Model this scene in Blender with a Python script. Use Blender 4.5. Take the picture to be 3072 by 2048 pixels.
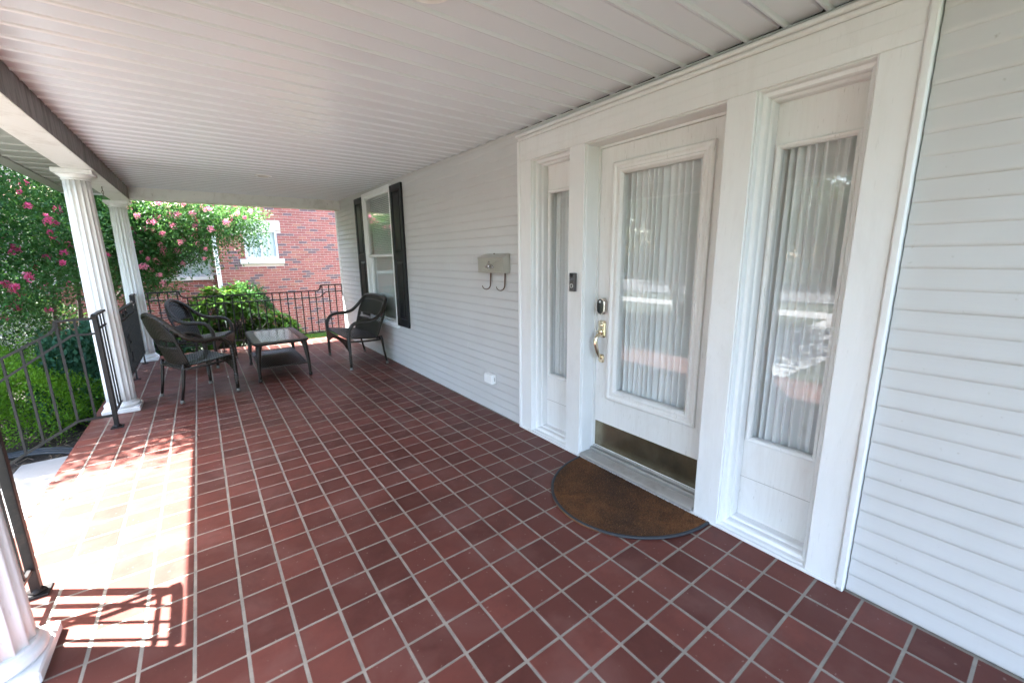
import bpy, math, random
import numpy as np
from mathutils import Vector, Matrix
random.seed(7); RNG = np.random.default_rng(7)
for o in list(bpy.data.objects): bpy.data.objects.remove(o)
scn = bpy.context.scene
COL = scn.collection
# ------------------------------------------------------------------ camera
CAM = np.array([-2.063, -1.769, 1.421]); FPX = 1246.4           # focal length in px of a 3072 px wide frame
YAW, PITCH, ROLL = 0.6370, 0.2000, -0.0124
def cam_axes():
    cy, sy, cp, sp = math.cos(YAW), math.sin(YAW), math.cos(PITCH), math.sin(PITCH)
    f = np.array([sy*cp, cy*cp, -sp]); r = np.array([cy, -sy, 0.]); u = np.cross(r, f)
    c, s = math.cos(ROLL), math.sin(ROLL)
    return c*r+s*u, -s*r+c*u, f
CR, CU, CF = cam_axes()
cd = bpy.data.cameras.new('camera'); cam = bpy.data.objects.new('camera', cd); COL.objects.link(cam)
m = Matrix.Identity(4)
for i in range(3):
    m[i][0], m[i][1], m[i][2], m[i][3] = CR[i], CU[i], -CF[i], CAM[i]
cam.matrix_world = m
cd.sensor_fit = 'HORIZONTAL'; cd.sensor_width = 36; cd.lens = 36*FPX/3072
cd.clip_start = .02; cd.clip_end = 600
cd.dof.use_dof = True; cd.dof.focus_distance = 3.4; cd.dof.aperture_fstop = 2.2
scn.camera = cam
def pix(p):
    d = np.asarray(p, float)-CAM; z = d@CF
    return 1536+FPX*(d@CR)/z, 1024-FPX*(d@CU)/z, z
# ------------------------------------------------------------------ light
SUN = Vector((-.482, .352, .97)).normalized()
wd = bpy.data.worlds.new('World'); scn.world = wd; wd.use_nodes = True
nt = wd.node_tree; bg = nt.nodes['Background']
sky = nt.nodes.new('ShaderNodeTexSky'); sky.sky_type = 'NISHITA'; sky.sun_disc = False
sky.sun_elevation = math.asin(SUN.z); sky.sun_rotation = math.atan2(SUN.x, SUN.y)
sky.air_density = 1.0; sky.dust_density = 2.0; sky.ozone_density = 1.0
nt.links.new(sky.outputs[0], bg.inputs[0]); bg.inputs[1].default_value = .10
sl = bpy.data.lights.new('sun', 'SUN'); sl.energy = 3.7; sl.angle = math.radians(.53); sl.color = (1, .99, .98)
so = bpy.data.objects.new('sun', sl); COL.objects.link(so)
so.rotation_euler = SUN.to_track_quat('Z', 'Y').to_euler(); so.location = (-8, 8, 14)
scn.view_settings.view_transform = 'Standard'; scn.view_settings.look = 'None'
scn.view_settings.exposure = 4.5; scn.view_settings.gamma = 1
scn.render.engine = 'CYCLES'
scn.cycles.max_bounces = 8; scn.cycles.diffuse_bounces = 5; scn.cycles.glossy_bounces = 3; scn.cycles.transparent_max_bounces = 8
scn.cycles.use_adaptive_sampling = False; scn.cycles.sampling_pattern = 'TABULATED_SOBOL'; scn.cycles.caustics_reflective = False; scn.cycles.caustics_refractive = False
scn.cycles.sample_clamp_indirect = 1.5; scn.cycles.use_denoising = True; scn.cycles.denoising_prefilter = 'ACCURATE'
# ------------------------------------------------------------------ materials
class NT:
    def __init__(s, name):
        s.m = bpy.data.materials.new(name); s.m.use_nodes = True; s.t = s.m.node_tree
        s.b = s.t.nodes['Principled BSDF']; s.out = s.t.nodes['Material Output']
    def n(s, t, **k):
        x = s.t.nodes.new(t)
        for a, b in k.items(): setattr(x, a, b)
        return x
    def l(s, a, b): s.t.links.new(a, b)
    def coord(s, kind='Object', scale=(1, 1, 1)):
        if kind == 'World':
            c = s.n('ShaderNodeNewGeometry').outputs['Position']
        else:
            c = s.n('ShaderNodeTexCoord').outputs[kind]
        mp = s.n('ShaderNodeMapping'); mp.inputs['Scale'].default_value = scale
        s.l(c, mp.inputs[0]); return mp.outputs[0]
    def noise(s, v, sc, det=4, rough=.55, dist=0):
        x = s.n('ShaderNodeTexNoise'); x.inputs['Scale'].default_value = sc
        x.inputs['Detail'].default_value = det; x.inputs['Roughness'].default_value = rough
        x.inputs['Distortion'].default_value = dist
        s.l(v, x.inputs['Vector']); return x.outputs['Fac']
    def ramp(s, f, a, b, c0=(0, 0, 0, 1), c1=(1, 1, 1, 1)):
        x = s.n('ShaderNodeValToRGB'); x.color_ramp.elements[0].position = a; x.color_ramp.elements[1].position = b
        x.color_ramp.elements[0].color = c0; x.color_ramp.elements[1].color = c1
        s.l(f, x.inputs[0]); return x.outputs[0]
    def mix(s, f, a, b, mode='MIX'):
        x = s.n('ShaderNodeMix', data_type='RGBA', blend_type=mode)
        for i, v in ((0, f), (6, a), (7, b)):
            if isinstance(v, (int, float)): x.inputs[i].default_value = v
            elif isinstance(v, tuple): x.inputs[i].default_value = v if len(v) == 4 else (*v, 1)
            else: s.l(v, x.inputs[i])
        return x.outputs[2]
    def bump(s, h, st=.3, d=.005, nrm=None):
        x = s.n('ShaderNodeBump'); x.inputs['Strength'].default_value = st; x.inputs['Distance'].default_value = d
        s.l(h, x.inputs['Height'])
        if nrm is not None: s.l(nrm, x.inputs['Normal'])
        s.l(x.outputs[0], s.b.inputs['Normal']); return x.outputs[0]
    def set(s, col=None, rough=None, metal=None, spec=None):
        b = s.b
        if col is not None:
            if isinstance(col, tuple): b.inputs['Base Color'].default_value = (*col, 1) if len(col) == 3 else col
            else: s.l(col, b.inputs['Base Color'])
        if rough is not None:
            if isinstance(rough, (int, float)): b.inputs['Roughness'].default_value = rough
            else: s.l(rough, b.inputs['Roughness'])
        if metal is not None: b.inputs['Metallic'].default_value = metal
        if spec is not None: b.inputs['Specular IOR Level'].default_value = spec
        return s.m

def simple(name, col, rough=.5, metal=0, var=.12, sc=8, bump=0, bsc=60, bd=.002, dirt=None, dirt_amt=.4, stretch=(1, 1, 1), spec=None):
    k = NT(name); v = k.coord('World', stretch)
    f = k.noise(v, sc, 6)
    c = k.mix(f, tuple(x*(1-var) for x in col), tuple(min(1, x*(1+var)) for x in col))
    if dirt:
        d = k.ramp(k.noise(v, sc*.6, 8, .65, .3), .5, .78)
        mm = k.n('ShaderNodeMath', operation='MULTIPLY'); k.l(d, mm.inputs[0]); mm.inputs[1].default_value = dirt_amt
        c = k.mix(mm.outputs[0], c, dirt)
    r = k.ramp(f, 0, 1, (rough*.8,)*3+(1,), (min(1, rough*1.2),)*3+(1,))
    if bump: k.bump(k.noise(v, bsc, 5), bump, bd)
    return k.set(c, r, metal, spec)

M = {}
def paint_mat(name, col, dirt, streak=.10, crack=.5):
    k = NT(name); w = k.coord('World'); ws = k.coord('World', (1, 1, .06)); wm = k.coord('World', (1, 1, .25))
    c = k.mix(k.noise(w, 4, 5), tuple(x*.965 for x in col), tuple(min(1, x*1.02) for x in col))
    def amt(f, a):
        mm = k.n('ShaderNodeMath', operation='MULTIPLY'); k.l(f, mm.inputs[0]); mm.inputs[1].default_value = a; return mm.outputs[0]
    st = k.noise(ws, 55, 6, .7)
    c = k.mix(amt(k.ramp(st, .45, .8), streak*4), c, dirt)
    c = k.mix(amt(k.ramp(k.noise(wm, 5, 9, .72, .6), .50, .80), .40), c, dirt)
    ck = k.ramp(k.noise(k.coord('World', (1, 1, .10)), 130, 3, .6), .665, .69)
    c = k.mix(amt(ck, crack), c, tuple(x*.55 for x in dirt))
    k.bump(st, .3, .0015); return k.set(c, .45)
M['white'] = paint_mat('white_trim_paint', (.71, .71, .71), (.50, .48, .46), .02, .15)
M['door'] = paint_mat('white_door_paint', (.70, .695, .685), (.44, .40, .355), .045, .4)
M['sill'] = simple('weathered_sill', (.33, .31, .28), .75, var=.25, sc=18, bump=.4, bsc=80, dirt=(.18, .16, .13))
M['column'] = paint_mat('white_column_paint', (.74, .735, .73), (.48, .44, .40), .05, .25)
M['vinyl'] = simple('vinyl_ceiling', (.69, .722, .775), .24, var=.015, sc=3)
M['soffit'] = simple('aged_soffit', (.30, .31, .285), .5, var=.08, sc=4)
M['plastic'] = simple('white_plastic', (.78, .78, .78), .35, var=.03, dirt=(.35, .3, .25), dirt_amt=.3)
M['dark_gap'] = simple('dark_cavity', (.03, .028, .026), .9)
M['black_paint'] = simple('black_shutter_paint', (.008, .009, .011), .42, spec=.25, var=.2, bump=.12, bsc=140, bd=.0008)
M['iron'] = simple('black_wrought_iron', (.011, .010, .010), .5, spec=.25, metal=0, var=.35, sc=30, bump=.25, bsc=120, bd=.0008, dirt=(.10, .07, .05), dirt_amt=.25)
M['frame'] = simple('white_window_vinyl', (.78, .785, .79), .35, var=.02)
M['concrete'] = simple('concrete', (.29, .285, .275), .85, var=.15, sc=6, bump=.35, bsc=90, dirt=(.2, .19, .17), dirt_amt=.4)
M['asphalt'] = simple('asphalt', (.075, .075, .078), .85, var=.25, sc=20, bump=.4, bsc=150)
M['roofing'] = simple('roof_shingle_grey', (.09, .088, .085), .9, var=.3, sc=12)
M['stone'] = simple('pale_limestone', (.62, .58, .53), .75, var=.06, sc=9, bump=.15, dirt=(.4, .36, .3))
M['tin'] = simple('mailbox_paint', (.40, .375, .33), .30, metal=.35, var=.06, sc=12, dirt=(.25, .2, .16), dirt_amt=.3)
M['pewter'] = simple('polished_pewter', (.62, .62, .62), .18, metal=1, var=.1, sc=40)
M['rust'] = simple('rusty_brown_iron', (.10, .055, .04), .55, metal=.4, var=.3, sc=40)
M['brass'] = simple('polished_brass', (.80, .70, .52), .17, metal=1, var=.08, sc=30)
M['kick'] = simple('tarnished_brass_plate', (.33, .285, .20), .24, metal=.9, var=.3, sc=9, bump=.12, bsc=26, bd=.002, dirt=(.09, .07, .045), dirt_amt=.7)
M['alu'] = simple('aluminium_threshold', (.52, .51, .49), .4, metal=.7, var=.1, sc=14, dirt=(.25, .22, .18), dirt_amt=.5)
M['black_gloss'] = simple('black_glass', (.008, .008, .009), .08, var=.1)
M['grey_plastic'] = simple('dark_grey_plastic', (.055, .05, .052), .38, var=.1)
M['nickel'] = simple('satin_nickel', (.62, .58, .53), .28, metal=1, var=.05)
M['rubber'] = simple('black_rubber', (.022, .025, .03), .6, var=.2, bump=.2)
M['foot'] = simple('grey_foot_cap', (.13, .125, .11), .6, var=.2)
M['bark'] = simple('smooth_bark', (.055, .042, .033), .8, var=.35, sc=9, bump=.4, bsc=25, bd=.01, stretch=(1, 1, .3))
M['darkbark'] = simple('dark_bark', (.045, .036, .03), .85, var=.35, sc=12, bump=.5, bsc=30, bd=.01)
M['mulch'] = simple('mulch', (.035, .024, .017), .95, var=.6, sc=40, bump=.9, bsc=60, bd=.03)
M['lawn'] = simple('lawn_soil', (.030, .041, .021), .95, var=.4, sc=5, bump=.5, bsc=80, bd=.03)
M['tan'] = simple('tan_stucco', (.55, .44, .33), .8, var=.06)
M['paleblue'] = simple('pale_siding', (.50, .56, .58), .7, var=.05)
M['winglass_dark'] = simple('dark_window', (.03, .035, .04), .06, var=.2)

def tile_mat():
    k = NT('red_quarry_tile'); w = k.coord('World')
    # one random value per tile from its place in the floor grid
    sep = k.n('ShaderNodeSeparateXYZ'); k.l(w, sep.inputs[0]); cmb = k.n('ShaderNodeCombineXYZ')
    for i, off in ((0, 14.1*.16), (1, 0.)):
        a = k.n('ShaderNodeMath', operation='ADD'); k.l(sep.outputs[i], a.inputs[0]); a.inputs[1].default_value = off
        d = k.n('ShaderNodeMath', operation='DIVIDE'); k.l(a.outputs[0], d.inputs[0]); d.inputs[1].default_value = .16
        f = k.n('ShaderNodeMath', operation='FLOOR'); k.l(d.outputs[0], f.inputs[0]); k.l(f.outputs[0], cmb.inputs[i])
    wn = k.n('ShaderNodeTexWhiteNoise', noise_dimensions='3D'); k.l(cmb.outputs[0], wn.inputs['Vector'])
    c = k.ramp(wn.outputs['Value'], 0, 1, (.074, .0240, .0185, 1), (.156, .048, .036, 1))
    n1 = k.noise(w, 9, 8, .65)
    c = k.mix(k.ramp(n1, .35, .75), c, (.106, .035, .027), 'MIX')
    n2 = k.noise(w, 2.2, 5, .6, .4)
    c = k.mix(k.ramp(n2, .50, .8), c, (.160, .072, .060)); c = k.mix(k.ramp(k.noise(w, 1.1, 7, .7, .8), .56, .74), c, (.072, .028, .023))
    sp = k.ramp(k.noise(w, 55, 2, .4), .71, .745)
    mm = k.n('ShaderNodeMath', operation='MULTIPLY'); k.l(sp, mm.inputs[0]); mm.inputs[1].default_value = .35
    c = k.mix(mm.outputs[0], c, (.30, .24, .21))
    k.bump(k.noise(w, 60, 6, .6), .10, .002)
    r = k.ramp(k.noise(w, 6, 6, .7), .2, .8, (.34,)*3+(1,), (.56,)*3+(1,))
    return k.set(c, r, spec=.18)
M['tile'] = tile_mat()
M['grout'] = simple('grout', (.235, .205, .166), .9, var=.45, sc=16, bump=.4, bsc=120, dirt=(.12, .105, .095), dirt_amt=.65)

def siding_mat():
    k = NT('grey_white_siding'); w = k.coord('World', (1, .12, 1)); w2 = k.coord('World')
    g = k.noise(w, 70, 5, .6)
    n = k.noise(w2, 2.5, 6, .6)
    c = k.mix(n, (.47, .465, .46), (.535, .532, .53))
    c = k.mix(k.ramp(k.noise(w2, 38, 3), .70, .78), c, (.37, .355, .33))
    k.bump(g, .22, .0012)
    return k.set(c, .5)
M['siding'] = siding_mat()
def beam_mat():  # inner beam face: grime plus its shade, both put into the colour
    k = NT('grimy_shaded_beam_paint'); w = k.coord('World', (3, 3, .5)); w2 = k.coord('World')
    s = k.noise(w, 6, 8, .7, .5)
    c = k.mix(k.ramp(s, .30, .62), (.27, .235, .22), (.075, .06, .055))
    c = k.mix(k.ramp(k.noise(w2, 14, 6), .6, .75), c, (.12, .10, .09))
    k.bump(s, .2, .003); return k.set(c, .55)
M['grime_shade'] = beam_mat()
def beam2_mat():
    k = NT('weathered_white_beam'); w2 = k.coord('World')
    s = k.noise(w2, 5, 9, .72, .6)
    c = k.mix(k.ramp(s, .5, .72), (.74, .725, .70), (.56, .53, .49))
    c = k.mix(k.ramp(k.noise(w2, 21, 4), .70, .74), c, (.2, .17, .15))
    return k.set(c, .5)
M['beam'] = beam2_mat()
def brick_mat(name, cols):
    k = NT(name); g = k.n('ShaderNodeNewGeometry')
    oi = k.n('ShaderNodeObjectInfo')
    a = k.n('ShaderNodeMath', operation='ADD'); k.l(g.outputs['Random Per Island'], a.inputs[0]); k.l(oi.outputs['Random'], a.inputs[1])
    f = k.n('ShaderNodeMath', operation='FRACT'); k.l(a.outputs[0], f.inputs[0])
    r = k.n('ShaderNodeValToRGB'); r.color_ramp.interpolation = 'CONSTANT'
    e = r.color_ramp.elements
    while len(e) < len(cols): e.new(.5)
    for i, (p, c) in enumerate(cols): e[i].position = p; e[i].color = (*c, 1)
    k.l(f.outputs[0], r.inputs[0]); w = k.coord('World')
    n = k.noise(w, 40, 5, .65)
    c = k.mix(n, r.outputs[0], (.26, .12, .09), 'MIX')
    c = k.mix(.55, c, r.outputs[0])
    k.bump(n, .5, .004); return k.set(c, .85)
M['brick'] = brick_mat('red_brick', [(0, (.34, .092, .08)), (.2, (.27, .068, .058)), (.42, (.37, .115, .095)), (.6, (.31, .085, .08)), (.74, (.090, .066, .088)), (.86, (.125, .082, .098)), (.93, (.37, .14, .095))])
M['brick2'] = brick_mat('orange_brick', [(0, (.36, .12, .06)), (.3, (.33, .10, .055)), (.6, (.38, .14, .07)), (.85, (.28, .09, .055))])
M['mortar'] = simple('mortar', (.60, .50, .45), .9, var=.12, sc=20, bump=.3)

def wicker_mat():
    k = NT('dark_brown_wicker'); w = k.coord('Object')
    n = k.noise(w, 45, 4, .6); n2 = k.noise(w, 4, 3)
    c = k.mix(n, (.006, .005, .0045), (.018, .013, .010))
    c = k.mix(k.ramp(n2, .5, .8), c, (.026, .018, .012))
    k.bump(n, .4, .002)
    return k.set(c, .36, spec=.38)
M['wicker'] = wicker_mat()
def braid_mat():
    k = NT('braided_wicker_rim'); w = k.coord('Object')
    wv = k.n('ShaderNodeTexWave', bands_direction='DIAGONAL'); wv.inputs['Scale'].default_value = 22; wv.inputs['Distortion'].default_value = 1.2
    k.l(w, wv.inputs[0]); n = k.noise(w, 30, 4)
    c = k.mix(wv.outputs['Fac'], (.006, .005, .004), (.030, .019, .011))
    c = k.mix(k.ramp(n, .5, .75), c, (.018, .014, .011))
    k.bump(wv.outputs['Fac'], .8, .005); return k.set(c, .4)
M['braid'] = braid_mat()

def glass_mat(name='window_glass', tint=(.97, .98, .98), boost=1.0):
    k = NT(name); t = k.t
    tr = k.n('ShaderNodeBsdfTransparent'); tr.inputs[0].default_value = (*tint, 1)
    gl = k.n('ShaderNodeBsdfGlossy'); gl.inputs['Roughness'].default_value = .0
    fr = k.n('ShaderNodeFresnel')
    gm = k.n('ShaderNodeNewGeometry'); mr = k.n('ShaderNodeMapRange')      # thin pane: same reflectance from either face
    mr.inputs['To Min'].default_value = 1.52; mr.inputs['To Max'].default_value = 1/1.52
    k.l(gm.outputs['Backfacing'], mr.inputs['Value']); k.l(mr.outputs[0], fr.inputs['IOR'])
    mu = k.n('ShaderNodeMath', operation='MULTIPLY', use_clamp=True); k.l(fr.outputs[0], mu.inputs[0]); mu.inputs[1].default_value = .85*boost
    mx = k.n('ShaderNodeMixShader'); k.l(mu.outputs[0], mx.inputs[0]); k.l(tr.outputs[0], mx.inputs[1]); k.l(gl.outputs[0], mx.inputs[2])
    k.l(mx.outputs[0], k.out.inputs[0]); return k.m
M['glass'] = glass_mat()
M['tableglass'] = simple('frosted_table_glass', (.075, .065, .06), .17, var=.12, sc=12, spec=.8)
def fabric_mat():
    k = NT('sheer_curtain'); t = k.t
    d = k.n('ShaderNodeBsdfDiffuse'); d.inputs[0].default_value = (.86, .865, .87, 1)
    tl = k.n('ShaderNodeBsdfTranslucent'); tl.inputs[0].default_value = (.7, .72, .73, 1)
    mx = k.n('ShaderNodeMixShader'); mx.inputs[0].default_value = .12
    k.l(d.outputs[0], mx.inputs[1]); k.l(tl.outputs[0], mx.inputs[2]); k.l(mx.outputs[0], k.out.inputs[0]); return k.m
M['curtain'] = fabric_mat()
M['blind'] = simple('white_blind', (.62, .66, .63), .5, var=.03)

def leaf_mat(name, c0, c1, trans=.35, rough=.45, tcol=None):
    k = NT(name); g = k.n('ShaderNodeNewGeometry')
    col = k.ramp(g.outputs['Random Per Island'], 0, 1, (*c0, 1), (*c1, 1))
    w = k.coord('World'); col = k.mix(k.ramp(k.noise(w, 2.2, 3), .35, .7), col, tuple(x*1.25 for x in c1))
    k.set(col, rough, spec=.18)
    tl = k.n('ShaderNodeBsdfTranslucent')
    tc = k.mix(.5, col, tcol or (c1[0]*2.2, c1[1]*1.9, c1[2]*1.0)); k.l(tc, tl.inputs[0])
    mx = k.n('ShaderNodeMixShader'); mx.inputs[0].default_value = trans
    k.l(k.b.outputs[0], mx.inputs[1]); k.l(tl.outputs[0], mx.inputs[2]); k.l(mx.outputs[0], k.out.inputs[0]); return k.m
M['myrtle_leaf'] = leaf_mat('crepe_myrtle_leaf', (.016, .062, .020), (.058, .150, .042), .3)
M['box_leaf'] = leaf_mat('boxwood_leaf', (.045, .135, .012), (.125, .26, .022))
M['shrub_leaf'] = leaf_mat('bluish_shrub_leaf', (.018, .060, .032), (.045, .12, .068), .25)
M['rhodo_leaf'] = leaf_mat('rhododendron_leaf', (.028, .085, .014), (.085, .18, .030), .3, .38)
M['tree_leaf'] = leaf_mat('shade_tree_leaf', (.009, .032, .008), (.028, .070, .015))
M['grass'] = leaf_mat('grass_blade', (.05, .13, .02), (.11, .22, .035), .3)
M['pink'] = leaf_mat('pink_blossom', (.62, .045, .20), (.80, .15, .34), .35, .6, (.8, .2, .35))
M['palepink'] = leaf_mat('pale_pink_blossom', (.66, .13, .25), (.84, .36, .46), .35, .6, (.8, .3, .42))
M['lilac'] = leaf_mat('hydrangea_blossom', (.50, .42, .70), (.75, .70, .85), .3, .6, (.7, .6, .8))
M['twig'] = simple('dry_twig', (.17, .12, .08), .8, var=.3)
def coir_mat():
    k = NT('coir_pile'); w = k.coord('World'); n = k.noise(w, 7, 6, .7, .5); n2 = k.noise(w, 1.6, 3)
    c = k.mix(k.ramp(n, .3, .72), (.072, .029, .012), (.31, .125, .042))
    sep = k.n('ShaderNodeSeparateXYZ'); k.l(k.coord('World'), sep.inputs[0])
    c = k.mix(k.ramp(n2, .4, .62), c, (.065, .034, .020))
    ri = k.n('ShaderNodeNewGeometry').outputs['Random Per Island']
    c = k.mix(k.ramp(ri, .0, .55), (.034, .016, .008), c); c = k.mix(k.ramp(ri, .86, .99), c, (.30, .15, .055))
    return k.set(c, .9)
M['coir'] = coir_mat()

# ------------------------------------------------------------------ geometry helpers
class MB:
    def __init__(s): s.v = []; s.f = []; s.sm = []
    def add(s, vs, fs, smooth=False):
        o = len(s.v); s.v.extend(tuple(map(float, p)) for p in vs); s.f.extend(tuple(i+o for i in f) for f in fs); s.sm.extend([smooth]*len(fs)); return s
    def box(s, x0, x1, y0, y1, z0, z1, ch=0):
        if x0 > x1: x0, x1 = x1, x0
        if y0 > y1: y0, y1 = y1, y0
        if z0 > z1: z0, z1 = z1, z0
        if ch <= 0:
            return s.add([(x0, y0, z0), (x1, y0, z0), (x1, y1, z0), (x0, y1, z0), (x0, y0, z1), (x1, y0, z1), (x1, y1, z1), (x0, y1, z1)],
                  [(0, 3, 2, 1), (4, 5, 6, 7), (0, 1, 5, 4), (1, 2, 6, 5), (2, 3, 7, 6), (3, 0, 4, 7)])
        c = min(ch, (x1-x0)*.45, (y1-y0)*.45, (z1-z0)*.45)
        vs = []; idx = {}
        for i, (xa, sx) in enumerate(((x0, 1), (x1, -1))):
            for j, (ya, sy) in enumerate(((y0, 1), (y1, -1))):
                for k, (za, sz) in enumerate(((z0, 1), (z1, -1))):
                    for ax in range(3):
                        idx[i, j, k, ax] = len(vs)
                        vs.append((xa+(0 if ax == 0 else sx*c), ya+(0 if ax == 1 else sy*c), za+(0 if ax == 2 else sz*c)))
        I = lambda i, j, k, a: idx[i, j, k, a]
        fs = [(I(0,0,0,0), I(0,0,1,0), I(0,1,1,0), I(0,1,0,0)), (I(1,0,0,0), I(1,1,0,0), I(1,1,1,0), I(1,0,1,0)),
              (I(0,0,0,1), I(1,0,0,1), I(1,0,1,1), I(0,0,1,1)), (I(0,1,0,1), I(0,1,1,1), I(1,1,1,1), I(1,1,0,1)),
              (I(0,0,0,2), I(0,1,0,2), I(1,1,0,2), I(1,0,0,2)), (I(0,0,1,2), I(1,0,1,2), I(1,1,1,2), I(0,1,1,2))]
        for i in (0, 1):
            for j in (0, 1): fs.append((I(i,j,0,0), I(i,j,1,0), I(i,j,1,1), I(i,j,0,1)))
            for k in (0, 1): fs.append((I(i,0,k,0), I(i,1,k,0), I(i,1,k,2), I(i,0,k,2)))
        for j in (0, 1):
            for k in (0, 1): fs.append((I(0,j,k,1), I(1,j,k,1), I(1,j,k,2), I(0,j,k,2)))
        for i in (0, 1):
            for j in (0, 1):
                for k in (0, 1): fs.append((I(i,j,k,0), I(i,j,k,1), I(i,j,k,2)))
        return s.add(vs, fs)
    def tube(s, path, r, n=8, cap=True, square=False, smooth=True, flat=1.0, up=None):
        P = [np.array(p, float) for p in path]; N = len(P)
        R = [r]*N if isinstance(r, (int, float)) else list(r)
        T = []
        for i in range(N):
            t = P[min(i+1, N-1)]-P[max(i-1, 0)]; T.append(t/(np.linalg.norm(t)+1e-12))
        u = np.array(up, float) if up is not None else (np.array([0, 0, 1.]) if abs(T[0][2]) < .9 else np.array([1., 0, 0]))
        vs = []; 
        if square: n = 4; smooth = False
        for i in range(N):
            if up is not None and abs(T[i]@np.array(up, float)) < .97: u = np.array(up, float)
            u = u-T[i]*(u@T[i]); u /= np.linalg.norm(u)+1e-12; w = np.cross(T[i], u)
            for k in range(n):
                a = 2*math.pi*(k+(.5 if square else 0))/n
                q = R[i]*(math.sqrt(2) if square else 1)
                vs.append(P[i]+q*(math.cos(a)*u*flat+math.sin(a)*w))
        fs = []
        for i in range(N-1):
            for k in range(n):
                a, b = i*n+k, i*n+(k+1) % n; fs.append((a, b, b+n, a+n))
        if cap: fs += [tuple(range(n-1, -1, -1)), tuple(range((N-1)*n, N*n))]
        return s.add(vs, fs, smooth)
    def lathe(s, c, prof, n=24, smooth=True, flute=None):
        vs = []; fs = []
        for (r, z) in prof:
            for k in range(n):
                a = 2*math.pi*k/n; rr = r*(flute(a, r) if flute else 1)
                vs.append((c[0]+rr*math.cos(a), c[1]+rr*math.sin(a), c[2]+z))
        for i in range(len(prof)-1):
            for k in range(n):
                a, b = i*n+k, i*n+(k+1) % n; fs.append((a, b, b+n, a+n))
        fs += [tuple(range(n-1, -1, -1)), tuple(range((len(prof)-1)*n, len(prof)*n))]
        return s.add(vs, fs, smooth)
    def frame(s, y0, y1, z0, z1, prof):
        """mitred moulding on a plane x=const: prof = [(inset, x), ...] from the outer loop to the inner loop"""
        if y0 > y1: y0, y1 = y1, y0
        vs = []; fs = []
        for (i, x) in prof: vs += [(x, y0+i, z0+i), (x, y1-i, z0+i), (x, y1-i, z1-i), (x, y0+i, z1-i)]
        for a in range(len(prof)-1):
            for k in range(4):
                p, q = a*4+k, a*4+(k+1) % 4; fs.append((p, p+4, q+4, q))
        return s.add(vs, fs)
    def grid(s, fn, nu, nv, smooth=True, skip=None):
        vs = [fn(i/(nu-1), j/(nv-1)) for j in range(nv) for i in range(nu)]
        fs = [(j*nu+i, j*nu+i+1, (j+1)*nu+i+1, (j+1)*nu+i) for j in range(nv-1) for i in range(nu-1) if not (skip and skip((i+.5)/(nu-1), (j+.5)/(nv-1)))]
        return s.add(vs, fs, smooth)
    def mesh(s, name, off=(0, 0, 0)):
        me = bpy.data.meshes.new(name)
        ox, oy, oz = off
        me.from_pydata([(x-ox, y-oy, z-oz) for x, y, z in s.v], [], s.f)
        me.polygons.foreach_set('use_smooth', s.sm); me.update(); return me
    def build(s, name, mat, parent=None, kind=None, label=None, cat=None, group=None, off=None):
        if off is None: off = root_loc(parent) if parent else (0, 0, 0)
        o = bpy.data.objects.new(name, s.mesh(name, off)); COL.objects.link(o)
        o.data.materials.append(M[mat] if isinstance(mat, str) else mat)
        if parent: o.parent = parent
        tag(o, label, cat, group, kind); return o
def root_loc(o):
    if o.get('local'): return (0, 0, 0)
    while o.parent: o = o.parent
    return (0, 0, 0) if o.get('local') else tuple(o.location)
def tag(o, label=None, cat=None, group=None, kind=None):
    if label: o['label'] = label
    if cat: o['category'] = cat
    if group: o['group'] = group
    if kind: o['kind'] = kind
    return o
def thing(name, label, cat, loc=(0, 0, 0), rz=0, group=None, local=False):
    o = bpy.data.objects.new(name, None); COL.objects.link(o); o.location = loc; o.rotation_euler = (0, 0, rz)
    o.empty_display_size = .1
    if local: o['local'] = 1
    return tag(o, label, cat, group)
def inst(name, me, loc, parent, rot=(0, 0, 0), scale=(1, 1, 1)):
    o = bpy.data.objects.new(name, me); COL.objects.link(o); o.parent = parent; rl = root_loc(parent)
    o.location = (loc[0]-rl[0], loc[1]-rl[1], loc[2]-rl[2]); o.rotation_euler = rot; o.scale = scale; return o
def copy_tree(o, parent=None):
    c = o.copy(); COL.objects.link(c); c.parent = parent
    for ch in [x for x in bpy.data.objects if x.parent == o]: copy_tree(ch, c)
    return c
def cr(pts, n=8):
    """Catmull-Rom through points"""
    P = [np.array(p, float) for p in pts]; P = [2*P[0]-P[1]]+P+[2*P[-1]-P[-2]]; out = []
    for i in range(1, len(P)-2):
        for k in range(n):
            t = k/n; a, b, c, d = P[i-1:i+3]
            out.append(.5*((2*b)+(-a+c)*t+(2*a-5*b+4*c-d)*t*t+(-a+3*b-3*c+d)*t**3))
    out.append(P[-2]); return out
def np_mesh(name, V, F, mat, parent=None, off=(0, 0, 0)):
    """fast mesh from numpy arrays, F of shape (n,3) or (n,4)"""
    me = bpy.data.meshes.new(name); k = F.shape[1]
    me.vertices.add(len(V)); me.vertices.foreach_set('co', (V-np.array(off)).astype(np.float32).ravel())
    me.loops.add(F.size); me.loops.foreach_set('vertex_index', F.astype(np.int32).ravel())
    me.polygons.add(len(F)); me.polygons.foreach_set('loop_start', np.arange(0, F.size, k, dtype=np.int32))
    me.update(calc_edges=True); me.validate()
    me.materials.append(M[mat]); o = bpy.data.objects.new(name, me); COL.objects.link(o)
    if parent: o.parent = parent
    return o
def unit(a): return a/(np.linalg.norm(a, axis=1, keepdims=True)+1e-9)
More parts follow.
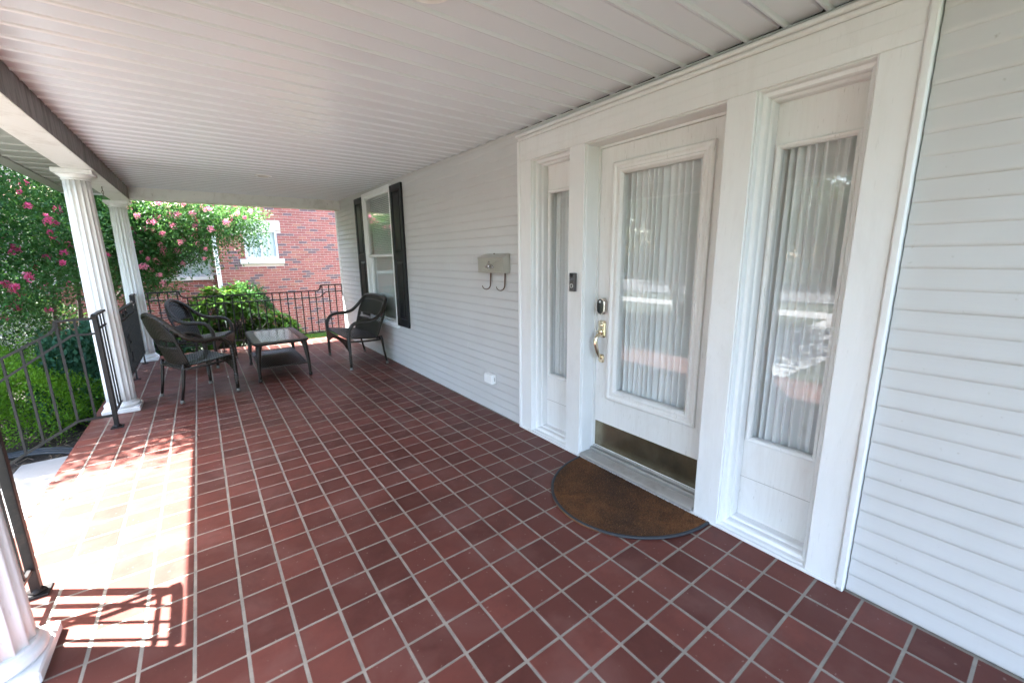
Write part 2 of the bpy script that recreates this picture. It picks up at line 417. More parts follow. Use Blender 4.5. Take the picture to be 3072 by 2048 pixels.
def leaves(P, D, L, W, fold=.25, rng=RNG, droop=0):
    """folded leaf blades: base P, direction D (n,3), lengths L, widths W -> verts, faces"""
    n = len(P); D = unit(D); up = np.tile([0, 0, 1.], (n, 1))+rng.normal(0, .45, (n, 3))
    S = unit(np.cross(D, up)); N = np.cross(S, D)
    L = L[:, None]; W = W[:, None]
    a = P; t = P+D*L-np.array([0, 0, 1.])*droop*L; mid = P+D*L*.5
    l = mid+S*W*.5+N*W*fold; r = mid-S*W*.5+N*W*fold
    V = np.stack([a, r, t, l], 1).reshape(-1, 3); i = np.arange(n)[:, None]*4
    return V, np.concatenate([i+np.array([[0, 1, 2]]), i+np.array([[0, 2, 3]])])
def clump_leaves(C, per, sig, L, W, rng=RNG, updir=.2, flat=.8):
    n = len(C)*per
    Cn = np.repeat(C, per, 0); off = rng.normal(0, 1, (n, 3))*np.array([sig, sig, sig*flat])
    D = unit(off)+rng.normal(0, .6, (n, 3))+np.array([0, 0, updir])
    return leaves(Cn+off, D, L*rng.uniform(.7, 1.25, n), W*rng.uniform(.7, 1.25, n))
def zc(y): return 2.342+.0098*y          # height of the porch ceiling, rising slightly
# ------------------------------------------------------------------ ground, street, steps (setting)
GZ = -.70
MB().add([(-160, -160, GZ), (160, -160, GZ), (160, 160, GZ), (-160, 160, GZ)], [(0, 1, 2, 3)]).build('ground', 'lawn', kind='structure')
MB().box(-26.5, -18.5, -160, 160, GZ-.3, GZ+.008).build('street', 'asphalt', kind='structure')
MB().box(-18.5, -18.33, -160, 160, GZ-.3, GZ+.10, .02).build('kerb', 'concrete', kind='structure')
MB().box(-15.5, -13.8, -160, 160, GZ-.2, GZ+.02).build('sidewalk', 'concrete', kind='structure')
MB().box(-28.6, -27.0, -160, 160, GZ-.2, GZ+.03).build('sidewalk', 'concrete', kind='structure')
MB().box(-13.8, -4.4, 1.0, 2.8, GZ-.2, GZ+.024).build('front_walk', 'concrete', kind='structure')
# planting beds
mb = MB()
def bed(u, v):
    x = -5.6+2.6*u; y = 3.05+6.2*v
    return (x, y, GZ+.012+.05*math.sin(9*x+3*y)*math.sin(7*y)+.06*u*(1-u)*4)
mb.grid(bed, 30, 60); mb.build('mulch_bed', 'mulch', kind='structure')
mb = MB()
def bed2(u, v):
    x = -3.2+3.0*u; y = 6.5+2.0*v+.25*math.sin(2.2*u*6)
    return (x, y, GZ+.02+.04*math.sin(8*x)*math.sin(6*y)+.02*math.sin(math.pi*u))
mb.grid(bed2, 30, 20); mb.build('mulch_bed', 'mulch', kind='structure')
# porch slab + tiles
X0, X1, Y0, Y1 = -3.03, .03, -3.0, 6.46
slab = MB().box(X0+.02, X1, Y0, Y1-.02, GZ-.2, -.0011).build('porch_floor', 'grout', kind='structure')
T = .16; tw = T-.0105
def tile_mesh(name, sx, sy):
    a, b = sx/2, sy/2; c = .0022; h = .0
    vs = [(-a, -b, -.012), (a, -b, -.012), (a, b, -.012), (-a, b, -.012), (-a, -b, -c), (a, -b, -c), (a, b, -c), (-a, b, -c),
          (-a+c, -b+c, h), (a-c, -b+c, h), (a-c, b-c, h), (-a+c, b-c, h)]
    fs = [(0, 1, 5, 4), (1, 2, 6, 5), (2, 3, 7, 6), (3, 0, 4, 7), (4, 5, 9, 8), (5, 6, 10, 9), (6, 7, 11, 10), (7, 4, 8, 11), (8, 9, 10, 11)]
    return vs, fs
tiles = []
for i in range(-5, 14):
    xa = (i-14.1)*T; xb = xa+T
    if i == -5: xa = X0-.006
    if i == 13: xb = -.012+.0105/2
    for j in range(-19, 41):
        ya = j*T; yb = ya+T
        if j == 40: yb = Y1+.006
        cx, cy = (xa+xb)/2, (ya+yb)/2
        sx, sy = xb-xa-.0092, yb-ya-.0078
        q = [pix((cx+a*.075, cy+b*.075, 0)) for a, b in ((-1, -1), (1, -1), (1, 1), (-1, 1))]
        if all(p[2] > .15 for p in q):
            ar = abs(sum(q[k][0]*q[(k+1) % 4][1]-q[(k+1) % 4][0]*q[k][1] for k in range(4)))/2
            mx = sum(p[0] for p in q)/4; my = sum(p[1] for p in q)/4
            vis = -60 < mx < 3132 and my < 2110
        else: ar = 0; vis = False
        tiles.append((ar if vis else -1, cx, cy, sx, sy))
tiles.sort(key=lambda t: -t[0])
tm = {}; rest = MB(); rnd = random.Random(3)
for n, (ar, cx, cy, sx, sy) in enumerate(tiles):
    dz = rnd.uniform(-.0006, .0006)
    if n < 300:
        key = (round(sx, 4), round(sy, 4))
        if key not in tm:
            b = MB(); b.add(*tile_mesh('tile', *key)); tm[key] = b.mesh('tile'); tm[key].materials.append(M['tile'])
        inst('tile', tm[key], (cx+rnd.uniform(-.0007, .0007), cy+rnd.uniform(-.0007, .0007), dz), slab, (rnd.uniform(-.004, .004), rnd.uniform(-.004, .004), rnd.uniform(-.004, .004)))
    else:
        vs, fs = tile_mesh('tile', sx, sy); rest.add([(x+cx, y+cy, z+dz) for x, y, z in vs], fs)
rest.build('tile_field', 'tile', slab, kind='stuff')
# steps down to the walk
st = thing('front_steps', 'pale concrete front steps between the two iron stair railings', 'steps', (-3.4, 1.9, GZ))
for k in range(3):
    zt = -.175*(k+1); xa = X0+.012-.38*k
    MB().box(xa-.38-(.03 if k < 2 else 0), xa-.004*k, .62, 3.10, GZ-.1, zt, .015).build('tread', 'concrete', st)

# ------------------------------------------------------------------ the house wall
house = thing('house', 'pale grey clapboard house wall behind the porch', 'house', (0, 2.4, 0))
TY0, TY1, TZ = -1.375, .89, 2.305            # door surround
WY0, WY1, WZ0, WZ1 = 3.56, 4.60, .56, 2.30   # window opening
YE, YS = 6.20, -3.6                          # house corners
core = MB()
core.box(.02, .28, TY1-.02, WY0, -.3, 2.9); core.box(.02, .28, WY1, YE-.01, -.3, 2.9)
core.box(.02, .28, WY0, WY1, -.3, WZ0); core.box(.02, .28, WY0, WY1, WZ1, 2.9)
core.box(.02, .28, YS, TY0+.02, -.3, 2.9); core.box(.02, .28, TY0+.02, TY1-.02, TZ-.03, 2.9)
core.build('wall_sheathing', 'dark_gap', house)
MB().box(.281, 7.5, YS, YE-.012, GZ-.2, 5.6).build('house_body', 'siding', house)
rf = MB(); rf.add([(-.4, YS-.4, 5.6), (8, YS-.4, 5.6), (3.8, YS-.4, 8.2), (-.4, YE+.4, 5.6), (8, YE+.4, 5.6), (3.8, YE+.4, 8.2)], [(0, 1, 2), (3, 5, 4), (0, 2, 5, 3), (1, 4, 5, 2), (0, 3, 4, 1)])
rf.build('roof', 'roofing', house)
PC = .0755
srnd = random.Random(9)
def siding_board(ya, yb, z, dx=0, split=True):
    if split and yb-ya > 1.5 and srnd.random() < .38:         # butt joint: the second length laps a hair over the first
        ym = srnd.uniform(ya+.5, yb-.5); siding_board(ya, ym, z, 0, False); siding_board(ym-.004, yb, z+.0006, -.0016, False); return
    b = MB(); h = PC
    prof = [(.022, z+h+.004), (-.0002, z+h+.004), (-.0014, z+h*.80), (-.0032, z+h*.55), (-.0052, z+h*.32), (-.0060, z+h*.18), (-.0054, z+.007), (-.0036, z+.0025), (-.0008, z), (.022, z)]
    prof = [(x+dx, zz+srnd.uniform(-.0005, .0005)) for x, zz in prof]; n = len(prof)
    b.add([(x, ya, zz) for x, zz in prof]+[(x, yb, zz) for x, zz in prof],
          [(i, i+1, n+i+1, n+i) for i in range(n-1)]+[tuple(range(n-1, -1, -1)), tuple(range(n, 2*n))])
    b.build('siding_board', 'siding', house)
k = 0; z = .004
while z < 2.40:
    zt = z+PC
    if z < 2.33: siding_board(YS, TY0-.004, z)
    if zt > WZ0+.02 and z < WZ1-.02:
        siding_board(TY1+.004, WY0-.03, z); siding_board(WY1+.03, YE-.05, z)
    else: siding_board(TY1+.004, YE-.05, z)
    z += PC
MB().box(-.012, .30, YE-.05, YE+.012, -.05, 2.40, .004).build('corner_trim', 'frame', house)
MB().box(.0, .12, YS, YE+.01, GZ-.1, -.006).build('foundation', 'concrete', house)
# far side of the house corner: side wall boards, seen only from outside
for kk in range(40): 
    zz = -.3+kk*.15
    MB().box(.30, 7.48, YE-.012, YE+.004, zz, zz+.146).build('siding_board', 'siding', house)

# ------------------------------------------------------------------ door surround with sidelights
ent = thing('entry_surround', 'wide white wooden door surround with a glazed sidelight each side of the door', 'door frame', (0, -.2425, 0))
DY0, DY1 = -.69, .195            # door opening
SL = ((.333, .735), (-1.228, -.82))   # sidelight openings
HZ = 2.115
def W(name, x0, x1, y0, y1, z0, z1, ch=.003, mat='white', par=None): return MB().box(x0, x1, y0, y1, z0, z1, ch).build(name, mat, par or ent)
XF = -.022                        # face of the trim
W('casing', XF, .06, SL[0][1], TY1-.03, .0, HZ)
W('casing', XF, .06, TY0+.03, SL[1][0], .0, HZ)
W('post', XF, .13, DY1, SL[0][0], .0, HZ)
W('post', XF, .13, SL[1][1], DY0, .0, HZ)
W('head_board', XF, .13, TY0+.03, TY1-.03, HZ+.0005, 2.262)
W('head_seam', XF-.0015, XF+.004, TY0+.035, TY1-.035, 2.165, 2.215, .001)
W('crown_bead', XF-.012, .06, TY0+.012, TY1-.012, 2.2625, 2.285, .006)
W('crown_bead', XF-.026, .06, TY0+.002, TY1-.002, 2.2855, TZ, .005)
for ya, yb in ((TY1-.0295, TY1), (TY0, TY0+.0295)): W('edge_bead', XF-.010, .05, ya, yb, .0, 2.262, .006)
W('base_strip', XF-.010, .02, TY0, TY1, .0, .016, .004)
def sidelight(y0, y1, near):
    yl, yh = min(y0, y1), max(y0, y1)
    # stepped jamb moulding running round the opening
    jm = MB().frame(yl-.001, yh+.001, .012, HZ+.001, [(0, XF+.012), (.006, XF+.010), (.010, XF+.018), (.012, .018), (.016, .020), (.026, .024), (.030, .034), (.030, .060), (.036, .064), (.040, .072), (.040, .118)])
    jm.build('jamb_moulding', 'white', ent)
    xp = .115; gy0, gy1 = yl+.067, yh-.067; gz0, gz1 = .492, 1.884
    pa = MB()
    pa.box(xp, xp+.035, yl+.002, gy0, .03, HZ-.002); pa.box(xp, xp+.035, gy1, yh-.002, .03, HZ-.002)
    pa.box(xp+.0004, xp+.0346, gy0, gy1, gz1, HZ-.002); pa.box(xp+.0004, xp+.0346, gy0, gy1, .03, gz0)
    p = pa.build('sidelight_panel', 'door', ent)
    MB().frame(gy0-.022, gy1+.022, gz0-.022, gz1+.022, [(0, xp+.001), (.001, xp-.008), (.008, xp-.011), (.017, xp-.006), (.023, xp+.006), (.023, xp+.02)]).build('glazing_bead', 'door', p)
    MB().box(xp+.016, xp+.020, gy0-.004, gy1+.004, gz0-.004, gz1+.004).build('pane', 'glass', p)
    MB().box(xp-.0012, xp+.002, gy0-.05, gy1+.05, .268, .270).build('panel_joint', 'sill', p)
    MB().box(xp-.022, xp+.001, yl+.03, yh-.03, .028, .047, .004).build('bottom_stop', 'sill', p)
    s = MB(); s.add([(XF+.008, yl+.002, .013), (xp, yl+.002, .030), (xp, yh-.002, .030), (XF+.008, yh-.002, .013), (XF+.008, yl+.002, .001), (xp, yl+.002, .001), (xp, yh-.002, .001), (XF+.008, yh-.002, .001)],
            [(0, 3, 2, 1), (4, 5, 6, 7), (0, 1, 5, 4), (1, 2, 6, 5), (2, 3, 7, 6), (3, 0, 4, 7)])
    s.build('sill', 'sill', ent)
for a, b in SL: sidelight(a, b, a < 0)
# door jambs
MB().frame(DY0-.0015, DY1+.0015, -.02, HZ+.0015, [(0, XF+.014), (.008, XF+.012), (.012, XF+.022), (.012, .10), (.026, .101), (.026, .16)]).build('door_jamb', 'white', ent)
th = W('threshold', XF-.008, .10, DY0+.012, DY1-.012, .0, .030, .004, 'alu')
for k in range(11): MB().box(XF+.006+k*.0075, XF+.0105+k*.0075, DY0+.014, DY1-.014, .0296, .0345, .001).build('ridge', 'alu', th)
MB().box(.078, .104, DY0+.014, DY1-.014, .0296, .052, .003).build('door_stop', 'alu', th)
# ------------------------------------------------------------------ front door
door = thing('front_door', 'white front door with a tall curtained glass lite and tarnished brass kick plate', 'door', (.13, -.2475, .055))
XD = .106; gy0, gy1, gz0, gz1 = -.520, -.012, .522, 1.918; dy0, dy1, dz0, dz1 = DY0+.027, DY1-.027, .056, HZ-.027
leaf = MB()
leaf.box(XD, XD+.042, dy0, gy0, dz0, dz1); leaf.box(XD, XD+.042, gy1, dy1, dz0, dz1)
leaf.box(XD+.0003, XD+.0417, gy0, gy1, gz1, dz1); leaf.box(XD+.0003, XD+.0417, gy0, gy1, dz0, gz0)
leaf.build('door_leaf', 'door', door)
lf = MB().frame(gy0-.072, gy1+.072, gz0-.072, gz1+.072, [(0, XD+.002), (.001, XD-.016), (.010, XD-.022), (.022, XD-.020), (.030, XD-.013), (.044, XD-.011), (.052, XD-.017), (.062, XD-.013), (.073, XD+.004), (.073, XD+.02)]).build('lite_frame', 'door', door)
MB().box(XD+.018, XD+.022, gy0-.004, gy1+.004, gz0-.004, gz1+.004).build('pane', 'glass', door)
MB().box(XD-.0025, XD+.001, dy0+.012, dy1-.012, .078, .262, .001).build('kick_plate', 'kick', door)
MB().box(XD-.012, XD+.002, dy0+.004, dy1-.004, .056, .072, .002).build('door_sweep', 'alu', door)
# lever set and lock on the far stile
hy = .118
def capsule(cy, cz, hw, hh, x0, x1, n=20):
    b = MB(); pts = []
    for k in range(n):
        a = 2*math.pi*k/n; pts.append((cy+hw*math.cos(a), cz+math.sin(a)*hw+(hh-hw)*(1 if math.sin(a) >= 0 else -1)))
    b.add([(x1, y, z) for y, z in pts]+[(x0+.004, y, z) for y, z in pts]+[(x0, cy+(y-cy)*.88, cz+(z-cz)*.94) for y, z in pts],
          [(k, (k+1) % n, n+(k+1) % n, n+k) for k in range(n)]+[(n+k, n+(k+1) % n, 2*n+(k+1) % n, 2*n+k) for k in range(n)]+[tuple(range(2*n, 3*n))]); return b
lk = capsule(hy-.004, 1.088, .033, .056, XD-.030, XD).build('smart_lock', 'nickel', door)
capsule(hy-.001, 1.088, .028, .051, XD-.0335, XD-.029).build('keypad', 'black_gloss', lk)
MB().lathe((0, 0, 0), [(.009, 0), (.009, .002)], 16).mesh('x')
b = MB(); b.tube([(XD-.0335, hy, 1.120), (XD-.0350, hy, 1.120)], .0085, 14); b.build('lock_button', 'plastic', lk)
hs = MB()
def oct_plate(cy, cz, hw, hh, x0, x1, c):
    p = [(cy-hw, cz-hh+c), (cy-hw+c, cz-hh), (cy+hw-c, cz-hh), (cy+hw, cz-hh+c), (cy+hw, cz+hh-c), (cy+hw-c, cz+hh), (cy-hw+c, cz+hh), (cy-hw, cz+hh-c)]
    q = [(cy+(y-cy)*.8, cz+(z-cz)*.86) for y, z in p]
    return [(x1, y, z) for y, z in p]+[(x1-.005, y, z) for y, z in p]+[(x0, y, z) for y, z in q], [(k, (k+1) % 8, 8+(k+1) % 8, 8+k) for k in range(8)]+[(8+k, 8+(k+1) % 8, 16+(k+1) % 8, 16+k) for k in range(8)]+[tuple(range(16, 24))]
up = MB().add(*oct_plate(hy, .932, .031, .060, XD-.014, XD, .012)).build('handle_plate', 'brass', door)
MB().tube([(XD-.012, hy, .915), (XD-.030, hy, .915)], [.022, .017], 16).build('thumb_boss', 'brass', up)
MB().tube([(XD-.028, hy, .921), (XD-.052, hy, .924), (XD-.060, hy, .920)], [.006, .008, .004], 10, flat=.5).build('thumb_latch', 'brass', up)
MB().tube([(XD-.004, hy, .958), (XD-.024, hy, .958)], [.014, .012], 14).build('key_cylinder', 'brass', up)
lo = MB().add(*oct_plate(hy, .726, .024, .030, XD-.012, XD, .010)).build('handle_foot', 'brass', door)
MB().tube(cr([(XD-.010, hy, .900), (XD-.035, hy, .898), (XD-.060, hy+.002, .872), (XD-.062, hy+.002, .83), (XD-.048, hy, .785), (XD-.030, hy, .748), (XD-.008, hy, .728)], 6), [.010+.004*math.sin(i/36*math.pi) for i in range(37)], 12).build('grip', 'brass', door)
# ------------------------------------------------------------------ curtains behind the glass
def curtain(y0, y1, z0, z1, x, seed, label, npl):
    r = random.Random(seed); b = MB(); ph = [r.uniform(0, 6.28) for _ in range(6)]; am = [r.uniform(.5, 1) for _ in range(6)]
    def fn(u, v):
        y = y0+(y1-y0)*u; z = z0+(z1-z0)*v
        s = u*npl*2*math.pi+.9*math.sin(u*9+ph[0])+.5*math.sin(u*23+ph[1])+.03*math.sin(v*5+ph[4]+u*11)
        d = .0190*math.sin(s)*(1+.35*math.sin(u*17+ph[2]))+.004*math.sin(2.1*s+ph[3])+.003*math.sin(u*6+v*2)
        return (x+.034+d, y+.0015*math.sin(v*4+u*20), z)
    b.grid(fn, int(npl*16), 14)
    return b.build('curtain', 'curtain', label=label, cat='curtain')
curtain(gy0-.03, gy1+.03, gz0-.03, gz1+.03, XD+.034, 1, 'white sheer pleated curtain behind the front door glass', 14)
curtain(SL[1][0]+.04, SL[1][1]-.04, .46, 1.91, .145, 2, 'white sheer curtain behind the sidelight beside the bare stretch of siding', 9)
curtain(SL[0][0]+.04, SL[0][1]-.04, .46, 1.91, .145, 3, 'white sheer curtain behind the sidelight beside the mailbox', 9)
# ------------------------------------------------------------------ doorbell, mailbox, outlet
bell = thing('doorbell', 'dark grey video doorbell on the white post beside the door', 'doorbell', (XF, .272, 1.19))
by0, by1 = .243, .291
MB().box(XF-.028, XF-.0005, by0, by1, 1.188, 1.312, .003).build('housing', 'grey_plastic', bell)
MB().box(XF-.030, XF-.027, by0+.003, by1-.003, 1.264, 1.309, .001).build('camera_window', 'black_gloss', bell)
rg = MB(); rg.tube([(XF-.0285, .267+.0125*math.cos(a), 1.226+.0125*math.sin(a)) for a in [2*math.pi*k/24 for k in range(25)]], .0022, 6, cap=False); rg.build('button_ring', 'plastic', bell)
MB().tube([(XF-.0275, .267, 1.226), (XF-.0295, .267, 1.226)], .0095, 16).build('button', 'grey_plastic', bell)
MB().tube([(XF-.0297, .267, 1.288), (XF-.0315, .267, 1.288)], .008, 16).build('lens', 'black_gloss', bell)

mail = thing('mailbox', 'beige metal wall mailbox with envelope flap and two newspaper hooks', 'mailbox', (-.006, 1.185, 1.29))
my0, my1, mx = 1.026, 1.402, -.079
b = MB(); prof = [(-.006, 1.292), (mx, 1.292), (mx, 1.412), (-.006, 1.448)]
b.add([(x, my0, z) for x, z in prof]+[(x, my1, z) for x, z in prof], [(0, 1, 5, 4), (1, 2, 6, 5), (2, 3, 7, 6), (3, 0, 4, 7), (0, 3, 2, 1), (4, 5, 6, 7)]); b.build('box', 'tin', mail)
b = MB(); yc = (my0+my1)/2
top = [(-.004, 1.4505), (mx-.006, 1.4145)]
b.add([(top[0][0], my0-.006, top[0][1]), (top[0][0], my1+.006, top[0][1]), (top[1][0], my1+.006, top[1][1]), (top[1][0], my0-.006, top[1][1]),
       (top[0][0], my0-.006, top[0][1]+.003), (top[0][0], my1+.006, top[0][1]+.003), (top[1][0]-.002, my1+.006, top[1][1]+.003), (top[1][0]-.002, my0-.006, top[1][1]+.003)],
      [(0, 3, 2, 1), (4, 5, 6, 7), (0, 1, 5, 4), (2, 3, 7, 6), (1, 2, 6, 5), (3, 0, 4, 7)])
ya, yb, xa = my0-.006, my1+.006, mx-.008
b.add([(xa, ya, 1.417), (xa, yb, 1.417), (xa, yc+.045, 1.372), (xa, yc-.045, 1.372), (xa+.0045, ya, 1.417), (xa+.0045, yb, 1.417), (xa+.0045, yc+.045, 1.372), (xa+.0045, yc-.045, 1.372)],
      [(0, 1, 2, 3), (7, 6, 5, 4), (0, 4, 5, 1), (1, 5, 6, 2), (2, 6, 7, 3), (3, 7, 4, 0)])
b.build('flap', 'tin', mail)
b = MB(); b.lathe((0, 0, 0), [(.006, 0), (.012, .006), (.009, .014), (.003, .018)], 12); nb = MB(); nb.add([(mx-.006-z, yc+x, 1.347+y) for x, y, z in b.v], b.f, True)
for sgn in (-1, 1):
    nb.tube(cr([(mx-.006, yc+sgn*.010, 1.345), (mx-.008, yc+sgn*.024, 1.360), (mx-.008, yc+sgn*.040, 1.352), (mx-.007, yc+sgn*.046, 1.340), (mx-.007, yc+sgn*.060, 1.338), (mx-.007, yc+sgn*.066, 1.350)], 5), .0032, 6)
    nb.tube(cr([(mx-.006, yc+sgn*.006, 1.338), (mx-.008, yc+sgn*.020, 1.328), (mx-.007, yc+sgn*.040, 1.334), (mx-.006, yc+sgn*.056, 1.346)], 5), .0026, 6)
nb.tube(cr([(mx-.005, yc-.006, 1.366), (mx-.010, yc-.012, 1.376), (mx-.010, yc, 1.386), (mx-.010, yc+.012, 1.376), (mx-.005, yc+.006, 1.366)], 5), .0028, 6)
nb.lathe((mx-.006, yc, 1.322), [(.003, 0), (.006, .005), (.003, .010)], 8)
nb.build('emblem', 'pewter', mail)
MB().box(mx-.003, mx+.002, my0-.002, my1+.002, 1.293, 1.303, .001).build('bottom_lip', 'tin', mail)
for yy in (1.082, 1.296):
    hk = MB(); x0 = -.022
    path = [(x0+.006, yy, 1.294), (x0+.003, yy, 1.24), (x0, yy, 1.196)]+[(x0-.043+.043*math.cos(a), yy, 1.192+.043*math.sin(a)) for a in np.linspace(0, -math.pi*.93, 14)]
    hk.tube(path, .0065, 6, flat=1, up=(0, 1, 0)) if False else hk.tube(path, [.006-.00015*i for i in range(len(path))], 8, up=(0, 1, 0), flat=1.2)
    hk.build('newspaper_hook', 'rust', mail)
b = MB(); b.lathe((-.02, yc+.02, 1.447), [(.005, 0), (.007, .006), (.003, .010)], 8); b.build('lid_knob', 'rust', mail)

ob = thing('outlet_box', 'small white outdoor socket box low on the siding', 'socket', (-.006, 1.33, .28))
MB().box(-.052, -.0055, 1.262, 1.392, .285, .372, .004).build('cover', 'plastic', ob)
MB().box(-.058, -.0525, 1.268, 1.386, .290, .368, .003).build('lid', 'plastic', ob)
MB().box(-.030, -.020, 1.258, 1.2625, .31, .345, .001).build('latch', 'alu', ob)
# ------------------------------------------------------------------ window with shutters
win = thing('sash_window', 'white double hung window between the two black shutters', 'window', (0, 4.08, .545))
MB().frame(WY0-.035, WY1+.035, WZ0-.03, WZ1+.035, [(0, .01), (0, -.026), (.006, -.030), (.034, -.030), (.040, -.024), (.048, -.020), (.048, .10)]).build('window_frame', 'frame', win)
zm = 1.468
def sash(z0, z1, x, nm):
    b = MB(); b.frame(WY0+.012, WY1-.012, z0, z1, [(0, x+.034), (0, x), (.004, x-.003), (.030, x-.003), (.036, x+.008), (.036, x+.034)])
    s = b.build(nm, 'frame', win)
    MB().box(x+.012, x+.016, WY0+.04, WY1-.04, z0+.03, z1-.03).build('pane', 'glass', s)
sash(zm-.02, WZ1-.01, -.004, 'upper_sash'); sash(WZ0+.012, zm+.02, .032, 'lower_sash')
MB().box(-.040, .06, WY0-.036, WY1+.036, WZ0-.048, WZ0-.031, .004).build('sill', 'frame', win)
MB().box(.2795, .2805, WY0, WY1, WZ0, WZ1).build('dark_room', 'dark_gap', win)
bl = thing('window_blind', 'pale slatted blind lowered inside the sash window', 'blind', (.12, 4.08, .6))
b = MB()
for k in range(int((WZ1-WZ0-.04)/.024)):
    z = WZ0+.02+k*.024
    b.add([(.072, WY0+.02, z), (.072, WY1-.02, z), (.082, WY1-.02, z+.0225), (.082, WY0+.02, z+.0225)], [(0, 1, 2, 3)])
b.build('slats', 'blind', bl, kind='stuff')
MB().box(.068, .108, WY0+.05, WY1-.05, WZ1-.05, WZ1-.01, .003).build('headrail', 'blind', bl)
def shutter(y0, y1, label):
    s = thing('shutter', label, 'shutter', (-.03, (y0+y1)/2, .555))
    xb = -.008; xf = -.034; z0, z1 = .555, 2.305; st_ = .055; pan = [(z0+.10, 1.40), (1.49, z1-.075)]
    MB().box(xf, xb, y0, y0+st_, z0, z1, .003).build('stile', 'black_paint', s); MB().box(xf, xb, y1-st_, y1, z0, z1, .003).build('stile', 'black_paint', s)
    for za, zb in ((z0, pan[0][0]), (pan[0][1], pan[1][0]), (pan[1][1], z1)): MB().box(xf+.0006, xb, y0+st_, y1-st_, za, zb, .002).build('rail', 'black_paint', s)
    for za, zb in pan:
        MB().frame(y0+st_-.001, y1-st_+.001, za-.001, zb+.001, [(0, xf+.004), (.006, xf+.016), (.016, xf+.017), (.045, xf+.005)]).add([(xf+.005, y0+st_+.044, za+.044), (xf+.005, y1-st_-.044, za+.044), (xf+.005, y1-st_-.044, zb-.044), (xf+.005, y0+st_+.044, zb-.044)], [(0, 3, 2, 1)]).build('raised_panel', 'black_paint', s)
shutter(3.155, 3.515, 'black panelled shutter on the mailbox side of the window')
shutter(4.640, 5.000, 'black panelled shutter on the house corner side of the window')
# ------------------------------------------------------------------ porch roof: ceiling, beams, eave
roof = thing('porch_roof', 'white vinyl porch ceiling with a side beam darkened by grime and painted shade, and eave', 'roof', (-1.7, 1.7, 2.19))
BX0, BX1 = -2.885, -2.682           # side beam
EX = -3.44                          # outer edge of the eave
BY0, BY1 = 5.88, 6.10               # end beam
NY = 62; yb0 = 5.88-NY*.15
def board(x0, x1, ya, yb, z, par, name, mat='vinyl', gap=.0022):
    b = MB(); g = .004; d = .010
    w_ = gap
    prof = [(ya+w_, z+.024), (ya+w_, z+.016), (ya+w_+.003, z+.007), (ya+w_+.008, z+.003), (yb-.034, z), (yb-.029, z-.007), (yb-.021, z-.011), (yb-.012, z-.008), (yb-.004-w_, z+.003), (yb-w_, z+.016), (yb-w_, z+.024)]
    n = len(prof)
    b.add([(x0, y, zz) for y, zz in prof]+[(x1, y, zz) for y, zz in prof], [(i, n+i, n+i+1, i+1) for i in range(n-1)]+[tuple(range(n)), tuple(range(2*n-1, n-1, -1)), (0, n-1, 2*n-1, n)])
    return b.build(name, mat, par)
yy = -.582-14*.1505; nbrd = 0
while yy < BY0-.01:
    y2 = min(yy+.1505, BY0-.001); nbrd += 1; board(BX1+.001, -.004, yy+(.002 if nbrd % 2 else 0), y2-(0 if nbrd % 2 else .002), zc((yy+y2)/2), roof, 'ceiling_board'); yy = y2
# trim strip where the ceiling meets the wall
b = MB(); ys = YS; zt = zc(ys)
pr_ = [(-.018, -.008), (-.020, -.011), (-.018, -.014), (-.010, -.016), (-.009, -.030), (-.004, -.031)]
n = len(pr_)
b.add([(x, YS, zc(YS)+z-.0005) for x, z in pr_]+[(x, BY0-.002, zc(BY0)+z-.0005) for x, z in pr_], [(i, i+1, n+i+1, n+i) for i in range(n)if i < n-1]+[tuple(range(n)), tuple(range(n, 2*n))])
b.build('ceiling_moulding', 'siding', roof)
def slope_box(x0, x1, ya, yb, d0, d1, name, mat):
    b = MB(); b.add([(x, y, zc(y)+d) for d in (d0, d1) for y in (ya, yb) for x in (x0, x1)], [(0, 2, 3, 1), (4, 5, 7, 6), (0, 1, 5, 4), (1, 3, 7, 5), (3, 2, 6, 7), (2, 0, 4, 6)])
    return b.build(name, mat, roof)
sb = slope_box(BX0, BX1-.006, YS, 6.22, -.168, .05, 'side_beam', 'beam')
slope_box(BX1-.0055, BX1, YS, BY0-.0005, -.165, -.001, 'beam_cladding', 'grime_shade')
slope_box(BX1-.0058, -.003, BY0, BY1, -.160, .05, 'end_beam', 'beam')
# outer soffit
yy = YS
while yy < 6.55:
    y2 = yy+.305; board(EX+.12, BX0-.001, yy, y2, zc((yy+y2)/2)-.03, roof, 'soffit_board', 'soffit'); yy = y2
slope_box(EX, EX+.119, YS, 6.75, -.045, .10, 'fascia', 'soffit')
slope_box(BX0-.02, -.003, 6.1005, 6.70, -.03, .04, 'gable_soffit', 'vinyl')
slope_box(EX-.0, .02, 6.7005, 6.75, -.05, .12, 'gable_fascia', 'vinyl')
# roof deck over all of it
b = MB(); b.add([(EX-.02, YS, 2.47), (EX-.02, 6.77, 2.50), (.05, 6.77, 3.35), (.05, YS, 3.35), (EX-.02, YS, 2.53), (EX-.02, 6.77, 2.56), (.05, 6.77, 3.42), (.05, YS, 3.42)], [(0, 1, 2, 3), (4, 7, 6, 5), (0, 4, 5, 1), (1, 5, 6, 2), (2, 6, 7, 3), (3, 7, 4, 0)])
b.build('roof_deck', 'roofing', roof)
MB().box(EX+.12, .0, YS, 6.70, 2.452, 2.462).build('attic_floor', 'dark_gap', roof)
